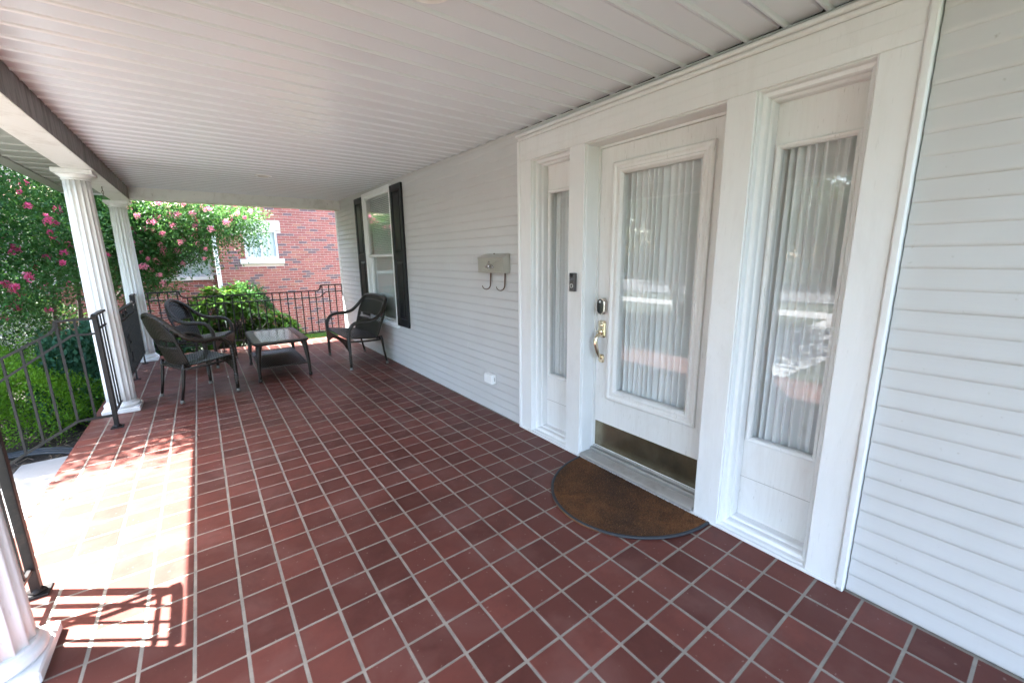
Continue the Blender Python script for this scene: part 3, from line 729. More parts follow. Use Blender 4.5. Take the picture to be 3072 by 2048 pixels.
# recessed lamps (unlit)
def downlight(x, y, label):
    t = thing('recessed_light', label, 'light', (x, y, zc(y)))
    z = zc(y)-.0005
    MB().lathe((x, y, z-.006), [(.090, .006), (.088, .002), (.080, 0), (.068, .001), (.062, .006)], 28).build('trim_ring', 'plastic', t)
    MB().lathe((x, y, z-.0125), [(.02, .0), (.05, .003), (.060, .0065)], 24).build('lamp_face', 'alu', t)
downlight(-1.325, 4.06, 'round recessed ceiling light above the wicker table')
downlight(-1.30, -.275, 'round recessed ceiling light over the doormat side of the porch')
def chain(x, y, z, n, label):
    t = thing('hanging_chain', label, 'chain', (x, y, z))
    MB().tube([(x, y, z+.004), (x, y, z-.02)], .004, 6).build('hook', 'rust', t)
    for k in range(n):
        zz = z-.03-k*.026; ax = k % 2
        MB().tube([(x+(.008*math.cos(a) if ax else 0), y+(0 if ax else .008*math.cos(a)), zz+.017*math.sin(a)) for a in [2*math.pi*i/12 for i in range(13)]], .0022, 5, cap=False).build('link', 'rust', t)
chain(-2.79, 4.67, zc(4.67)-.168, 4, 'short rusty chain hanging from the side beam')
chain(-1.34, 6.0, zc(6.0)-.160, 5, 'short rusty chain hanging from the end beam')

# ------------------------------------------------------------------ fluted columns
def column(x, y, label):
    top = zc(y)-.1685
    c = thing('porch_column', label, 'column', (x, y, 0), group='fluted white porch columns')
    MB().box(x-.138, x+.138, y-.138, y+.138, .0, .045, .006).build('plinth', 'column', c)
    MB().lathe((x, y, .045), [(.128, 0), (.134, .012), (.134, .026), (.126, .038), (.118, .042), (.118, .048), (.112, .056)], 40).build('base_ring', 'column', c)
    nf = 16
    def fl(a, r): return 1-.115*(abs(math.sin(nf*a/2))**.75)*1 if r > 0 else 1
    sh = []
    for k in range(15):
        t = k/14; sh.append((.111-.020*t**1.5, .101+(top-.101-.085)*t))
    MB().lathe((x, y, 0), sh, nf*10, flute=fl).build('shaft', 'column', c)
    zt = top-.085
    MB().lathe((x, y, zt), [(.094, 0), (.099, .006), (.094, .012), (.094, .018), (.104, .028), (.118, .042), (.120, .046), (.100, .046)], 40).build('capital_ring', 'column', c)
    MB().box(x-.128, x+.128, y-.128, y+.128, zt+.0465, top, .004).build('abacus', 'column', c)
    return c
column(-2.815, .285, 'fluted white porch column standing beside the near stair railing post')
column(-2.828, 3.615, 'fluted white porch column between the stair railing and the side railing')
column(-2.845, 6.22, 'fluted white porch column at the corner where the side and end railings meet')

# ------------------------------------------------------------------ wrought iron railings
B = .0085
def scroll(cx, cz, r, turns, start, sgn, mp):
    pts = []
    for k in range(28):
        t = k/27; a = start+sgn*turns*2*math.pi*t; rr = r*(1-.72*t); pts.append(mp(cx+rr*math.cos(a), cz+rr*math.sin(a)))
    return pts
def iron_panel(name, label, s0, s1, mp, base, hi0, hi1, sp=.1135, feet=(), axis=(1, 0, 0), orn=True, cat='railing'):
    """railing in the plane given by mp(s, z): raised at both ends, dipped between"""
    t = thing(name, label, cat, base)
    ZH, ZL, DR, ZB = .975, .882, .118, .145
    def zt(s):
        d = min(s-s0-hi0, s1-hi1-s)
        if d <= 0: return ZH
        if d >= .06: return ZL
        q = d/.06; return ZH-(ZH-ZL)*(1-(1-q)**2)**.5
    S = sorted(set(list(np.linspace(s0, s1, 60))+[s0+hi0+q*.06 for q in (0, .02, .08, .2, .4, .7, 1)]+[s1-hi1-q*.06 for q in (0, .02, .08, .2, .4, .7, 1)]))
    MB().tube([mp(s, zt(s)) for s in S], .016, square=True, up=(0, 0, 1), flat=.6).build('top_rail', 'iron', t)
    def zl(s):
        d = min(s-s0-hi0+.05, s1-hi1+.05-s)
        if d <= -.05: return ZH-DR
        if d >= .10: return ZL-DR
        q = (d+.05)/.15; return ZH-DR-(ZH-ZL)*(q*q*(3-2*q))
    MB().tube([mp(s, zl(s)) for s in S], B, square=True, up=(0, 0, 1)).build('middle_rail', 'iron', t)
    MB().tube([mp(s0, ZB), mp(s1, ZB)], B*1.1, square=True, up=(0, 0, 1)).build('bottom_rail', 'iron', t)
    mid = (s0+s1)/2; n = int(round((s1-s0)/sp)); bm = {}
    for k in range(n+1):
        s = s0+.01+(s1-s0-.02)*k/n
        z1 = zl(s) if (orn and abs(s-mid) < .19) else zt(s)
        MB().tube([mp(s, ZB), mp(s, z1)], B*.92, square=True, up=axis).build('baluster', 'iron', t)
    if orn:
        for sg in (-1, 1):
            MB().tube(scroll(mid+sg*.15, ZL-.060, .052, 1.15, math.pi/2, sg, mp), .004, 6).build('scroll', 'iron', t)
            MB().tube(scroll(mid+sg*.052, ZL-.060, .050, 1.1, -math.pi/2, sg, mp), .004, 6).build('scroll', 'iron', t)
            MB().tube(cr([mp(mid, .30), mp(mid+sg*.09, .40), mp(mid+sg*.105, .50), mp(mid+sg*.06, .565), mp(mid+sg*.012, .53), mp(mid+sg*.03, .49)], 6), .0045, 6).build('scroll', 'iron', t)
            MB().tube(scroll(mid+sg*.055, .265, .045, 1.1, math.pi/2, sg, mp), .004, 6).build('scroll', 'iron', t)
            c = mp(mid+sg*.15, ZL-.065); MB().lathe((c[0], c[1], c[2]-.014), [(.002, 0), (.016, .008), (.018, .016), (.003, .030)], 7).build('rosette', 'iron', t)
        c = mp(mid, .475); MB().lathe((c[0], c[1], c[2]-.02), [(.003, 0), (.020, .012), (.022, .026), (.003, .045)], 7).build('rosette', 'iron', t)
    for s in feet:
        f = MB().tube([mp(s, .004), mp(s, ZB)], .0085, square=True, up=axis).build('foot_post', 'iron', t)
        p = mp(s, 0); MB().box(p[0]-.035, p[0]+.035, p[1]-.03, p[1]+.03, .0, .009, .003).build('foot_plate', 'iron', f)
    return t
YR = 6.20
iron_panel('iron_railing', 'black wrought iron railing across the end of the porch', -2.715, -.004, lambda s, z: (s, YR, z), (-1.36, YR, .0), .37, .37, feet=(-1.9, -.75))
XR = -2.842
iron_panel('iron_railing', 'black wrought iron railing along the porch side behind a wicker armchair', 3.735, 6.10, lambda s, z: (XR, s, z), (XR, 4.92, .0), .33, .33, feet=(4.95, 5.96), axis=(0, 1, 0))
def stair_rail(yp, yc, label):
    """newel post at yp, short panel to the column at yc, sloping rail down the steps"""
    t = thing('stair_railing', label, 'railing', (-2.815, yp, 0)); xp = -2.812
    MB().box(xp-.016, xp+.016, yp-.016, yp+.016, .004, .985, .002).build('newel_post', 'iron', t)
    MB().box(xp-.042, xp+.042, yp-.042, yp+.042, .0, .008, .002).build('foot_plate', 'iron', t)
    MB().lathe((xp, yp, .008), [(.034, 0), (.030, .010), (.022, .020)], 4).build('foot_collar', 'iron', t)
    sg = 1 if yc > yp else -1; ye = yc-sg*.13
    MB().tube([(xp, yp-sg*.05, .972), (xp, yp-sg*.02, .990), (xp, yp+sg*.03, .992), (xp, ye, .992)], .017, square=True, up=(0, 0, 1), flat=.5).build('handrail', 'iron', t)
    MB().tube([(xp, yp, .868), (xp, ye, .868)], .007, square=True, up=(0, 0, 1)).build('middle_rail', 'iron', t)
    MB().tube([(xp, yp, .125), (xp, ye, .125)], .007, square=True, up=(0, 0, 1)).build('bottom_rail', 'iron', t)
    for k in range(1, 4):
        y = yp+(ye-yp)*k/3.35; MB().tube([(xp, y, .125), (xp, y, .99)], .0055, square=True, up=(1, 0, 0)).build('baluster', 'iron', t)
    # sloping part
    sl_ = .57
    top = cr([(xp, yp, .962), (-2.95, yp, .962), (-3.044, yp, .960)], 3)+cr([(-3.046, yp, .952), (-3.052, yp, .915), (-3.075, yp, .882), (-3.11, yp, .852), (-3.375, yp, .700), (-3.80, yp, .458), (-3.98, yp, .355)], 5)
    MB().tube(top, .0125, square=True, up=(0, 0, 1), flat=.75).build('handrail', 'iron', t)
    MB().tube([(xp, yp, .837), (-2.965, yp, .837), (-3.403, yp, .530), (-3.98, yp, .19)], .0085, square=True, up=(0, 0, 1)).build('middle_rail', 'iron', t)
    MB().tube([(xp, yp, .113), (-3.04, yp, .113), (-3.433, yp, -.121), (-3.98, yp, -.447)], .0095, square=True, up=(0, 0, 1)).build('bottom_rail', 'iron', t)
    for k in range(10):
        x = -2.933-.1085*k
        zt = .96 if x > -3.046 else .700-(-3.375-x)*-1*0 if False else (.96 if x > -3.046 else .700+(x+3.375)*sl_)
        zb = .113 if x > -3.04 else .113+(x+3.04)*.596
        MB().tube([(x, yp, zb), (x, yp, zt)], .0075, square=True, up=(0, 1, 0)).build('baluster', 'iron', t)
    MB().box(-3.996, -3.964, yp-.016, yp+.016, -.524, .395, .002).build('end_post', 'iron', t)
stair_rail(3.065, 3.615, 'black iron stair railing running down the steps beside the boxwood')
stair_rail(.746, .285, 'black iron stair railing post and panel casting the barred shadow')

# ------------------------------------------------------------------ doormat
mat = thing('doormat', 'half-round brown coir doormat with black rubber rim', 'doormat', (-.2, -.305, 0))
cy, hl, dp = -.308, .476, .555
N = 48; arc = [(-.036-dp*math.sin(a), cy-hl*math.cos(a)) for a in np.linspace(0, math.pi, N)]
b = MB(); b.add([(x, y, .003) for x, y in arc]+[(x, y, .011) for x, y in arc], [tuple(range(N-1, -1, -1)), tuple(range(N, 2*N))]+[(i, i+1, N+i+1, N+i) for i in range(N-1)]+[(N-1, 0, N, 2*N-1)]); b.build('backing', 'coir', mat)
MB().tube([(x+.010*math.sin(a), y, .009) for (x, y), a in zip(arc, np.linspace(0, math.pi, N))], .0095, 8, flat=.8, up=(0, 0, 1)).build('rim', 'rubber', mat)
r = np.random.default_rng(5); P = []
while len(P) < 42000:
    q = r.uniform((-.036-dp, cy-hl), (-.036, cy+hl), (4000, 2)); k = ((q[:, 0]+.036)/(dp-.014))**2+((q[:, 1]-cy)/(hl-.014))**2 < 1
    P += list(q[k])
P = np.array(P[:42000]); n = len(P)
base = np.c_[P, np.full(n, .0105)]; th_ = r.uniform(0, 6.28, n); wv = .0013
s = np.c_[np.cos(th_), np.sin(th_), 0*th_]*wv; tip = base+np.c_[r.normal(0, .0035, n), r.normal(0, .0035, n), r.uniform(.005, .0095, n)]
o = np_mesh('coir_pile', np.stack([base-s, base+s, tip], 1).reshape(-1, 3), np.arange(3*n).reshape(-1, 3), 'coir', mat, tuple(mat.location)); o['kind'] = 'stuff'

# ------------------------------------------------------------------ wicker set
def wicker_seat(name, label, cat, loc, head, w, group=None):
    """faces +x locally; w = distance between the front legs"""
    t = thing(name, label, cat, loc, head, group, local=True)
    hw = w/2
    half = [(.25, hw, .03), (.25, hw, .25), (.25, hw, .42), (.238, hw, .52), (.185, hw, .592), (.10, hw+.008, .618), (-.02, hw+.010, .622), (-.13, hw, .655), (-.215, hw-.030, .735), (-.285, hw-.095, .835), (-.325, hw-.195, .888)]
    full = half+[(-.335, 0, .905)]+[(x, -y, z) for x, y, z in half[::-1]]
    path = cr(full, 7)
    rad = []
    for p in path: rad.append(.0165+.007*min(1, max(0, (p[2]-.1)/.35)))
    MB().tube(path, rad, 10).build('rolled_rim', 'braid', t)
    def ztop(a):      # height of the back outline at lateral |y| = a
        xs = [0, hw-.195, hw-.095, hw-.030, hw]; zs = [.900, .882, .828, .728, .655]
        return float(np.interp(a, xs, zs))
    nr = int(20*w/.58)
    def back(u, v, off=0):
        uu = 2*u-1; y = uu*(hw-.062); yt = uu*(hw-.012); zt = ztop(abs(yt)); z = .355+(zt-.355)*v
        y = y+(yt-y)*min(1, v*1.15)
        x = -.185-.15*((z-.355)/.545)**1.05+.055*abs(uu)**3*(1-.4*v)
        rib = abs(math.sin(math.pi*nr*u)); wv = math.sin(math.pi*nr*u)*math.sin(math.pi*34*v)
        return (x+.0055*rib+.003*wv+off, y, z)
    def band(u, v):
        z = back(u, v)[2]; return .566 < z < .638 and .07 < u < .93
    bk = MB().grid(back, nr*6+1, 70, skip=band).build('backrest', 'wicker', t)
    md = bk.modifiers.new('thick', 'SOLIDIFY'); md.thickness = .009; md.offset = -1
    st_ = MB()
    for k in range(int(nr*.85)):
        u = .08+.84*k/(int(nr*.85)-1); pts = []
        for v in np.linspace(0, 1, 60):
            p = back(u, v)
            if .555 < p[2] < .65: pts.append(p)
        if len(pts) > 1: st_.tube(pts, .0022, 5)
    st_.build('open_strands', 'wicker', bk)
    for zz in (.566, .638):
        MB().tube([min((back(u, v) for v in np.linspace(.1, 1, 80)), key=lambda p: abs(p[2]-zz)) for u in np.linspace(.05, .95, 20)], .006, 6).build('band_edge', 'braid', bk)
    MB().tube([(back(u, .9)[0]+.006, back(u, .9)[1], back(u, .90)[2]) for u in np.linspace(.06, .94, 24)], .006, 6).build('band_edge', 'braid', bk)
    def seat(u, v):
        y = (2*u-1)*(hw-.012-.05*(1-v)); x = -.20+.455*v
        sag = .022*math.sin(math.pi*u)*math.sin(math.pi*min(1, v*.95+.02)); z = .362+.045*v-sag
        if v > .93: z -= .012*(v-.93)/.07
        return (x, y, z+.0036*abs(math.sin(math.pi*nr*u))+.002*math.sin(math.pi*nr*u)*math.sin(math.pi*40*v))
    se = MB().grid(seat, nr*6+1, 60).build('seat', 'wicker', t); md = se.modifiers.new('thick', 'SOLIDIFY'); md.thickness = .012; md.offset = -1
    def apron(u, v):
        uu = 2*u-1; dep = .075+.12*abs(uu)**2.2
        return (.258-.018*v+.0048*abs(math.sin(math.pi*nr*u))+.0016*math.sin(math.pi*nr*u)*math.sin(math.pi*14*v)+.006*(1-uu*uu), uu*(hw-.004), .402-dep*v-.02*math.sin(math.pi*u)*(1-v)*.6)
    ap = MB().grid(apron, nr*6+1, 22).build('apron', 'wicker', t); md = ap.modifiers.new('thick', 'SOLIDIFY'); md.thickness = .008
    for sg in (-1, 1):
        MB().tube([(.25, sg*hw, .372), (.0, sg*(hw-.025), .352), (-.20, sg*(hw-.055), .348)], .012, 8).build('side_rail', 'braid', t)
        lg = MB().tube([(-.19, sg*(hw-.06), .40), (-.20, sg*(hw-.062), .34), (-.222, sg*(hw-.066), .17), (-.25, sg*(hw-.07), .028)], [.017, .017, .0145, .0135], 10).build('leg', 'wicker', t)
        MB().lathe((-.252, sg*(hw-.07), 0), [(.017, 0), (.019, .006), (.0185, .022), (.014, .034)], 12).build('foot', 'foot', lg)
        lg = MB().tube([(.25, sg*hw, .20), (.25, sg*hw, .028)], [.0215, .0165], 10).build('leg', 'braid', t)
        MB().lathe((.25, sg*hw, 0), [(.018, 0), (.021, .006), (.020, .024), (.016, .036)], 12).build('foot', 'foot', lg)
    MB().tube([(-.20, -(hw-.055), .348), (-.20, hw-.055, .348)], .011, 8).build('rear_rail', 'braid', t)
    return t
wicker_seat('wicker_armchair', 'dark brown wicker armchair beside the fluted column by the stair railing', 'chair', (-2.228, 3.79, 0), math.radians(23.4), .60)
wicker_seat('wicker_armchair', 'dark brown wicker armchair in the corner by the end railing', 'chair', (-2.125, 5.35, 0), math.radians(-25), .57)
wicker_seat('wicker_loveseat', 'dark brown wicker loveseat backed against the window wall', 'loveseat', (-.375, 4.27, 0), math.pi, 1.13)

tb = thing('wicker_table', 'dark brown wicker coffee table with glass top and lower shelf', 'table', (-1.37, 4.36, 0), 0, None, local=True)
TX, TYy, TH = .285, .555, .47
def rrect(hx, hy, rr, n=5):
    out = []
    for cx_, cy_, a0 in ((hx-rr, hy-rr, 0), (-hx+rr, hy-rr, 90), (-hx+rr, -hy+rr, 180), (hx-rr, -hy+rr, 270)):
        for k in range(n+1):
            a = math.radians(a0+90*k/n); out.append((cx_+rr*math.cos(a), cy_+rr*math.sin(a)))
    return out
oo, ii = rrect(TX, TYy, .07), rrect(TX-.07, TYy-.07, .015); n = len(oo)
b = MB(); b.add([(x, y, TH-.034) for x, y in oo]+[(x*1.012, y*1.006, TH-.018) for x, y in oo]+[(x, y, TH-.002) for x, y in oo]+[(x, y, TH) for x, y in ii]+[(x, y, TH-.03) for x, y in ii],
      [(a*n+k, a*n+(k+1) % n, (a+1)*n+(k+1) % n, (a+1)*n+k) for a in range(4) for k in range(n)]+[(4*n+k, 4*n+(k+1) % n, (k+1) % n, k) for k in range(n)]); tp = b.build('top_frame', 'wicker', tb)
MB().box(-TX+.062, TX-.062, -TYy+.062, TYy-.062, TH-.012, TH-.003, .001).build('glass_top', 'tableglass', tb)
MB().tube([(x*1.0, y*1.0, TH-.018) for x, y in oo+oo[:1]], .019, 8, cap=False).build('rolled_edge', 'braid', tb)
for sx in (-1, 1):
    for sy in (-1, 1):
        lx, ly = sx*(TX-.045), sy*(TYy-.045)
        lg = MB().tube(cr([(lx, ly, TH-.03), (lx+sx*.012, ly+sy*.010, TH-.10), (lx+sx*.022, ly+sy*.018, TH-.2), (lx+sx*.030, ly+sy*.024, .17), (lx+sx*.034, ly+sy*.028, .03)], 4), [.034, .034, .033, .032, .030, .028, .026, .025, .024, .023, .022, .021, .020, .019, .018, .017, .016], 10).build('leg', 'braid', tb)
        MB().lathe((lx+sx*.034, ly+sy*.028, 0), [(.017, 0), (.022, .008), (.022, .026), (.016, .04)], 12).build('foot', 'wicker', lg)
def shelf(u, v):
    return ((2*u-1)*(TX-.028), (2*v-1)*(TYy-.025), .168+.0042*math.sin(math.pi*30*u)*math.sin(math.pi*56*v))
b = MB().grid(shelf, 121, 225).build('shelf', 'wicker', tb); md = b.modifiers.new('thick', 'SOLIDIFY'); md.thickness = .008; md.offset = -1
MB().tube([(x, y, .163) for x, y in rrect(TX-.025, TYy-.022, .01)+rrect(TX-.025, TYy-.022, .01)[:1]], .010, 8, cap=False).build('shelf_edge', 'braid', tb)
# ------------------------------------------------------------------ neighbouring brick house
BY = 11.45; nb = thing('brick_house', 'red brick neighbouring house with a small white window', 'house', (.8, BY, GZ))
CP, BL = .0677, .2135
NX0, NX1, NZ1 = -1.62, 9.5, 5.2
wx0, wx1, wz0, wz1 = -1.02, -.235, 1.455, 2.21       # window opening
b = MB(); D_ = BY+.012
b.box(NX0+.01, wx0, D_, D_+.3, GZ-.2, NZ1); b.box(wx1, NX1, D_, D_+.3, GZ-.2, NZ1); b.box(wx0, wx1, D_, D_+.3, GZ-.2, wz0); b.box(wx0, wx1, D_, D_+.3, wz1, NZ1)
b.build('wall', 'mortar', nb)
bm_ = {}
def brick_mesh(l):
    if l not in bm_:
        q = MB(); q.box(-l/2, l/2, 0, .03, 0, CP-.0115, .003); bm_[l] = q.mesh('brick'); bm_[l].materials.append(M['brick'])
    return bm_[l]
bricks = []; rr = random.Random(11)
nrow = int((NZ1-GZ)/CP)
for r_ in range(nrow):
    z = GZ+r_*CP; x = NX0-(BL/2 if r_ % 2 else 0)
    while x < NX1:
        x0, x1 = max(x, NX0), min(x+BL-.0115, NX1); x += BL
        if x1-x0 < .03: continue
        if z+CP > wz0-.16 and z < wz1+.24:      # keep clear of window, sill and lintel
            lo_, hi_ = (wx0-.11, wx1+.11) if (z < wz0 or z+CP > wz1) else (wx0, wx1)
            if x1 > lo_ and x0 < hi_:
                if x0 < lo_-.03: x1 = lo_
                elif x1 > hi_+.03: x0 = hi_
                else: continue
        p = pix(((x0+x1)/2, BY, z+.03))
        vis = 690 < p[0] < 1060 and 600 < p[1] < 1060
        hide = (not (740 < p[0] < 1030)) or p[1] < 625 or p[1] > 1000
        bricks.append((0 if vis and not hide else 1 if vis else 2, abs(p[0]-930)+abs(p[1]-800)*.5, x0, x1, z))
bricks.sort(); rest = MB()
for n_, (v_, d_, x0, x1, z) in enumerate(bricks):
    dy = rr.uniform(-.0015, .0015)
    if n_ < 300: inst('brick', brick_mesh(round(x1-x0, 3)), ((x0+x1)/2, BY+dy, z), nb)
    elif z < 4.0 and x1 < 6: rest.box(x0, x1, BY+dy, BY+.03, z, z+CP-.0115)
rest.build('brickwork', 'brick', nb, kind='stuff')
MB().box(wx0-.10, wx1+.10, BY-.012, BY+.1, wz1+.002, wz1+.21, .006).build('lintel', 'stone', nb)
MB().box(wx0-.14, wx1+.12, BY-.05, BY+.1, wz0-.125, wz0-.002, .006).build('window_sill', 'stone', nb)
wn = thing_win = None
def far_window(par, x0, x1, z0, z1, y, mull=1):
    b = MB(); fw = .05
    b.box(x0, x0+fw, y, y+.08, z0, z1, .004); b.box(x1-fw, x1, y, y+.08, z0, z1, .004); b.box(x0+fw, x1-fw, y+.001, y+.079, z0, z0+fw, .004); b.box(x0+fw, x1-fw, y+.001, y+.079, z1-fw, z1, .004)
    w_ = b.build('window', 'frame', par)
    for k in range(1, mull+1):
        xm = x0+(x1-x0)*k/(mull+1); MB().box(xm-.022, xm+.022, y+.002, y+.07, z0+fw, z1-fw, .003).build('mullion', 'frame', w_)
    MB().box(x0+fw, x1-fw, y+.04, y+.046, z0+fw, z1-fw).build('pane', 'glass', w_)
    bl_ = MB(); bl_.grid(lambda u, v: (x0+fw+(x1-x0-2*fw)*u, y+.075+.012*math.sin(u*40), z0+fw+(z1-z0-2*fw)*v), 60, 2); bl_.build('drapes', 'blind', w_)
far_window(nb, wx0, wx1, wz0, wz1, BY+.03, 1)
b = MB(); b.box(-1.70, -1.615, BY-.09, BY-.005, GZ, 5.0, .01); b.build('downspout', 'frame', nb)
# set-back wing with its own window and knee wall
BW = 13.7
def brick_field(x0, x1, y, z0, z1, holes, face=1):
    q = MB(); r_ = 0; z = z0
    while z < z1:
        x = x0-(BL/2 if r_ % 2 else 0)
        while x < x1:
            a, c = max(x, x0), min(x+BL-.0115, x1); x += BL
            if c-a < .03 or any(c > h[0] and a < h[1] and z+CP > h[2] and z < h[3] for h in holes): continue
            q.box(a, c, y, y+.03, z, z+CP-.0115)
        z += CP; r_ += 1
    return q
hol = [(-2.55, -1.78, .98, 2.15)]
b = MB(); b.box(-6.5, hol[0][0], BW+.012, BW+.3, GZ, 5); b.box(hol[0][1], NX0, BW+.012, BW+.3, GZ, 5); b.box(hol[0][0], hol[0][1], BW+.012, BW+.3, GZ, .98); b.box(hol[0][0], hol[0][1], BW+.012, BW+.3, 2.15, 5)
b.box(-6.5, NX0-.0005, BW+.3005, BW+8, GZ, 5); b.box(NX0+.01, NX1, BY+.313, BW+8.01, GZ, NZ1-.01)
b.build('wing_wall', 'mortar', nb)
brick_field(-4.6, -1.63, BW, .2, 3.4, hol).build('wing_brickwork', 'brick2', nb, kind='stuff')
far_window(nb, *hol[0], BW+.02, 2)
q = MB(); 
for r_ in range(58):
    z = GZ+r_*CP; y = BY+.06-(BL/2 if r_ % 2 else 0)
    while y < BW-.02:
        a, c = max(y, BY+.05), min(y+BL-.0115, BW-.005); y += BL
        if c-a > .03: q.box(NX0-.004, NX0+.02, a, c, z, z+CP-.0115)
q.build('return_brickwork', 'brick', nb, kind='stuff')
MB().box(-5.2, -1.75, BW-1.05, BW-.78, .90, 1.0, .01).build('coping', 'stone', nb)
brick_field(-5.1, -1.78, BW-1.0, GZ, .895, []).build('knee_brickwork', 'brick', nb, kind='stuff')
MB().box(-5.1, -1.78, BW-.988, BW-.82, GZ, .8995).build('knee_wall', 'mortar', nb)
MB().box(-5.4, -1.70, BW-1.1, BW-.75, 2.30, 2.75, .02).build('porch_beam', 'tan', nb)
b = MB(); b.add([(-5.8, BW-1.5, 2.78), (-1.6, BW-1.5, 2.78), (-1.6, BW+.1, 3.5), (-5.8, BW+.1, 3.5), (-5.8, BW-1.5, 2.70), (-1.6, BW-1.5, 2.70), (-1.6, BW+.1, 3.42), (-5.8, BW+.1, 3.42)], [(0, 1, 2, 3), (4, 7, 6, 5), (0, 4, 5, 1), (1, 5, 6, 2), (2, 6, 7, 3), (3, 7, 4, 0)]); b.build('porch_roof', simple('terracotta_tile', (.42, .22, .16), .8, var=.2, sc=14), nb)
b = MB(); b.add([(NX0-.5, BY-.5, NZ1), (NX1+.5, BY-.5, NZ1), (NX1+.5, BW+8.5, NZ1), (NX0-.5, BW+8.5, NZ1), (NX0-.5, (BY+BW+8)/2, 8.2), (NX1+.5, (BY+BW+8)/2, 8.2)], [(0, 1, 5, 4), (2, 3, 4, 5), (1, 2, 5), (3, 0, 4), (0, 3, 2, 1)]); b.build('roof', 'roofing', nb)

# ------------------------------------------------------------------ plants
def branchy(mb, base, tips, r0, rng, jit=.12):
    for tp_ in tips:
        base = np.array(base, float); tp_ = np.array(tp_, float); n = 7; pts = []
        for k in range(n+1):
            t = k/n; p = base+(tp_-base)*t; p[2] = base[2]+(tp_[2]-base[2])*(t**.8)
            if 0 < k: p = p+rng.normal(0, jit*.5*t, 3)
            pts.append(p)
        mb.tube(cr(pts, 3), [max(.006, r0*(1-.85*k/(3*n))) for k in range(3*n+1)], 7)
def blossom_mesh(name, rng, mat, h=.10, w=.06, n=90, s=.028):
    P = rng.normal(0, 1, (n, 3)); P = unit(P)*rng.uniform(.25, 1, (n, 1))*np.array([w, w, h*.6]); P[:, 2] += h*.5
    V, F = leaves(P, unit(P-np.array([0, 0, h*.3]))+rng.normal(0, .5, (n, 3)), np.full(n, s), np.full(n, s*1.1), .35, rng)
    o = np_mesh(name, V, F, mat); me = o.data; bpy.data.objects.remove(o); return me
brng = np.random.default_rng(21)
PALE = [blossom_mesh('blossom', brng, 'palepink', h=.10*sc_, w=.045*sc_, n=80, s=.019) for sc_ in (.6, .85, 1.1)]
PINK = [blossom_mesh('blossom', brng, 'pink', h=.11*sc_, w=.05*sc_, n=110, s=.020) for sc_ in (.55, .75, .95)]
def tree(name, label, base, crown, n_clump, per, sig, leaf, mat, seed, stems=8, bark='bark', r0=.05, keep=None, bloom=0, bloom_key=None, group=None, cat='tree', blooms=None, pull=.45):
    """crown: list of (centre, radii); leaves sit in clumps, mostly near the outside"""
    rng = np.random.default_rng(seed); t = thing(name, label, cat, tuple(base), group=group)
    C = []
    wts = np.array([r[0]*r[1]*r[2] for c, r in crown]); wts = wts/wts.sum()
    while len(C) < n_clump:
        c, r = crown[rng.choice(len(crown), p=wts)]
        d = rng.normal(0, 1, 3); d /= np.linalg.norm(d); p = np.array(c)+d*np.array(r)*rng.uniform(.0, 1)**pull
        if keep is None or keep(p): C.append(p)
    C = np.array(C)
    V, F = clump_leaves(C, per, sig, leaf[0], leaf[1], rng)
    if keep is not None:
        k = np.array([keep(p) for p in V[::4]]) ; 
        idx = np.nonzero(k)[0]; V = V.reshape(-1, 4, 3)[idx].reshape(-1, 3); n = len(idx); i = np.arange(n)[:, None]*4
        F = np.concatenate([i+np.array([[0, 1, 2]]), i+np.array([[0, 2, 3]])])
    np_mesh('crown', V, F, mat, t, base)
    mb = MB()
    if stems:
        sel = C[rng.choice(len(C), stems, replace=False)]
        for k in range(stems):
            bb = np.array(base, float)+np.array([rng.normal(0, r0*1.5), rng.normal(0, r0*1.5), -.1]); branchy(mb, bb, [sel[k]], r0*rng.uniform(.6, 1.1), rng)
        mb.build('trunk', bark, t)
    tw = MB()
    for p in C[rng.choice(len(C), min(len(C), 60), replace=False)]:
        q = p+rng.normal(0, .25, 3); tw.tube([p, (p+q)/2+rng.normal(0, .03, 3), q], [.006, .005, .003], 5)
    tw.build('twigs', bark, t, kind='stuff')
    if bloom:
        sc = C if bloom_key is None else C[np.argsort([bloom_key(p) for p in C])[:int(bloom*1.6)]]
        for p in sc[rng.choice(len(sc), min(bloom, len(sc)), replace=False)]:
            q = p+rng.normal(0, .06, 3)+np.array([0, -.24, .05])
            inst('blossom', (blooms or PINK)[rng.integers(3)], q, t, (rng.normal(0, .5), rng.normal(0, .5), rng.uniform(0, 6)), (1, 1, 1))
    return t
def ok_roof(p): return not (p[0] > -3.56 and p[2] > 1.7 and p[1] < 6.9) and not (p[0] > -3.15 and p[1] < 6.75)
def camkey(p):
    x, y, z = pix(p)
    pen = 0 if (-20 < x < 320 and 480 < y < 1060) else 60
    return z+pen
tree('crepe_myrtle', 'pink flowering crepe myrtle with several slender trunks beside the steps', (-4.75, 7.6, GZ),
     [((-4.9, 6.5, 3.6), (1.6, 2.9, 1.9)), ((-4.75, 5.05, 3.8), (1.0, 1.25, .9)), ((-4.75, 5.05, 3.8), (1.0, 1.25, .9)), ((-4.35, 7.3, 1.5), (1.0, 1.5, 1.0)), ((-3.7, 7.9, 1.7), (.6, .9, .8))], 980, 120, .17, (.062, .034), 'myrtle_leaf', 31, r0=.06, stems=16, keep=ok_roof, bloom=90, bloom_key=camkey)
def keep2(p): return p[1] > 7.1 and not (p[0] > -.75) and p[1] < 10.6
def camkey2(p):
    x, y, z = pix(p); return z+(0 if (380 < x < 830 and 600 < y < 880) else 60)
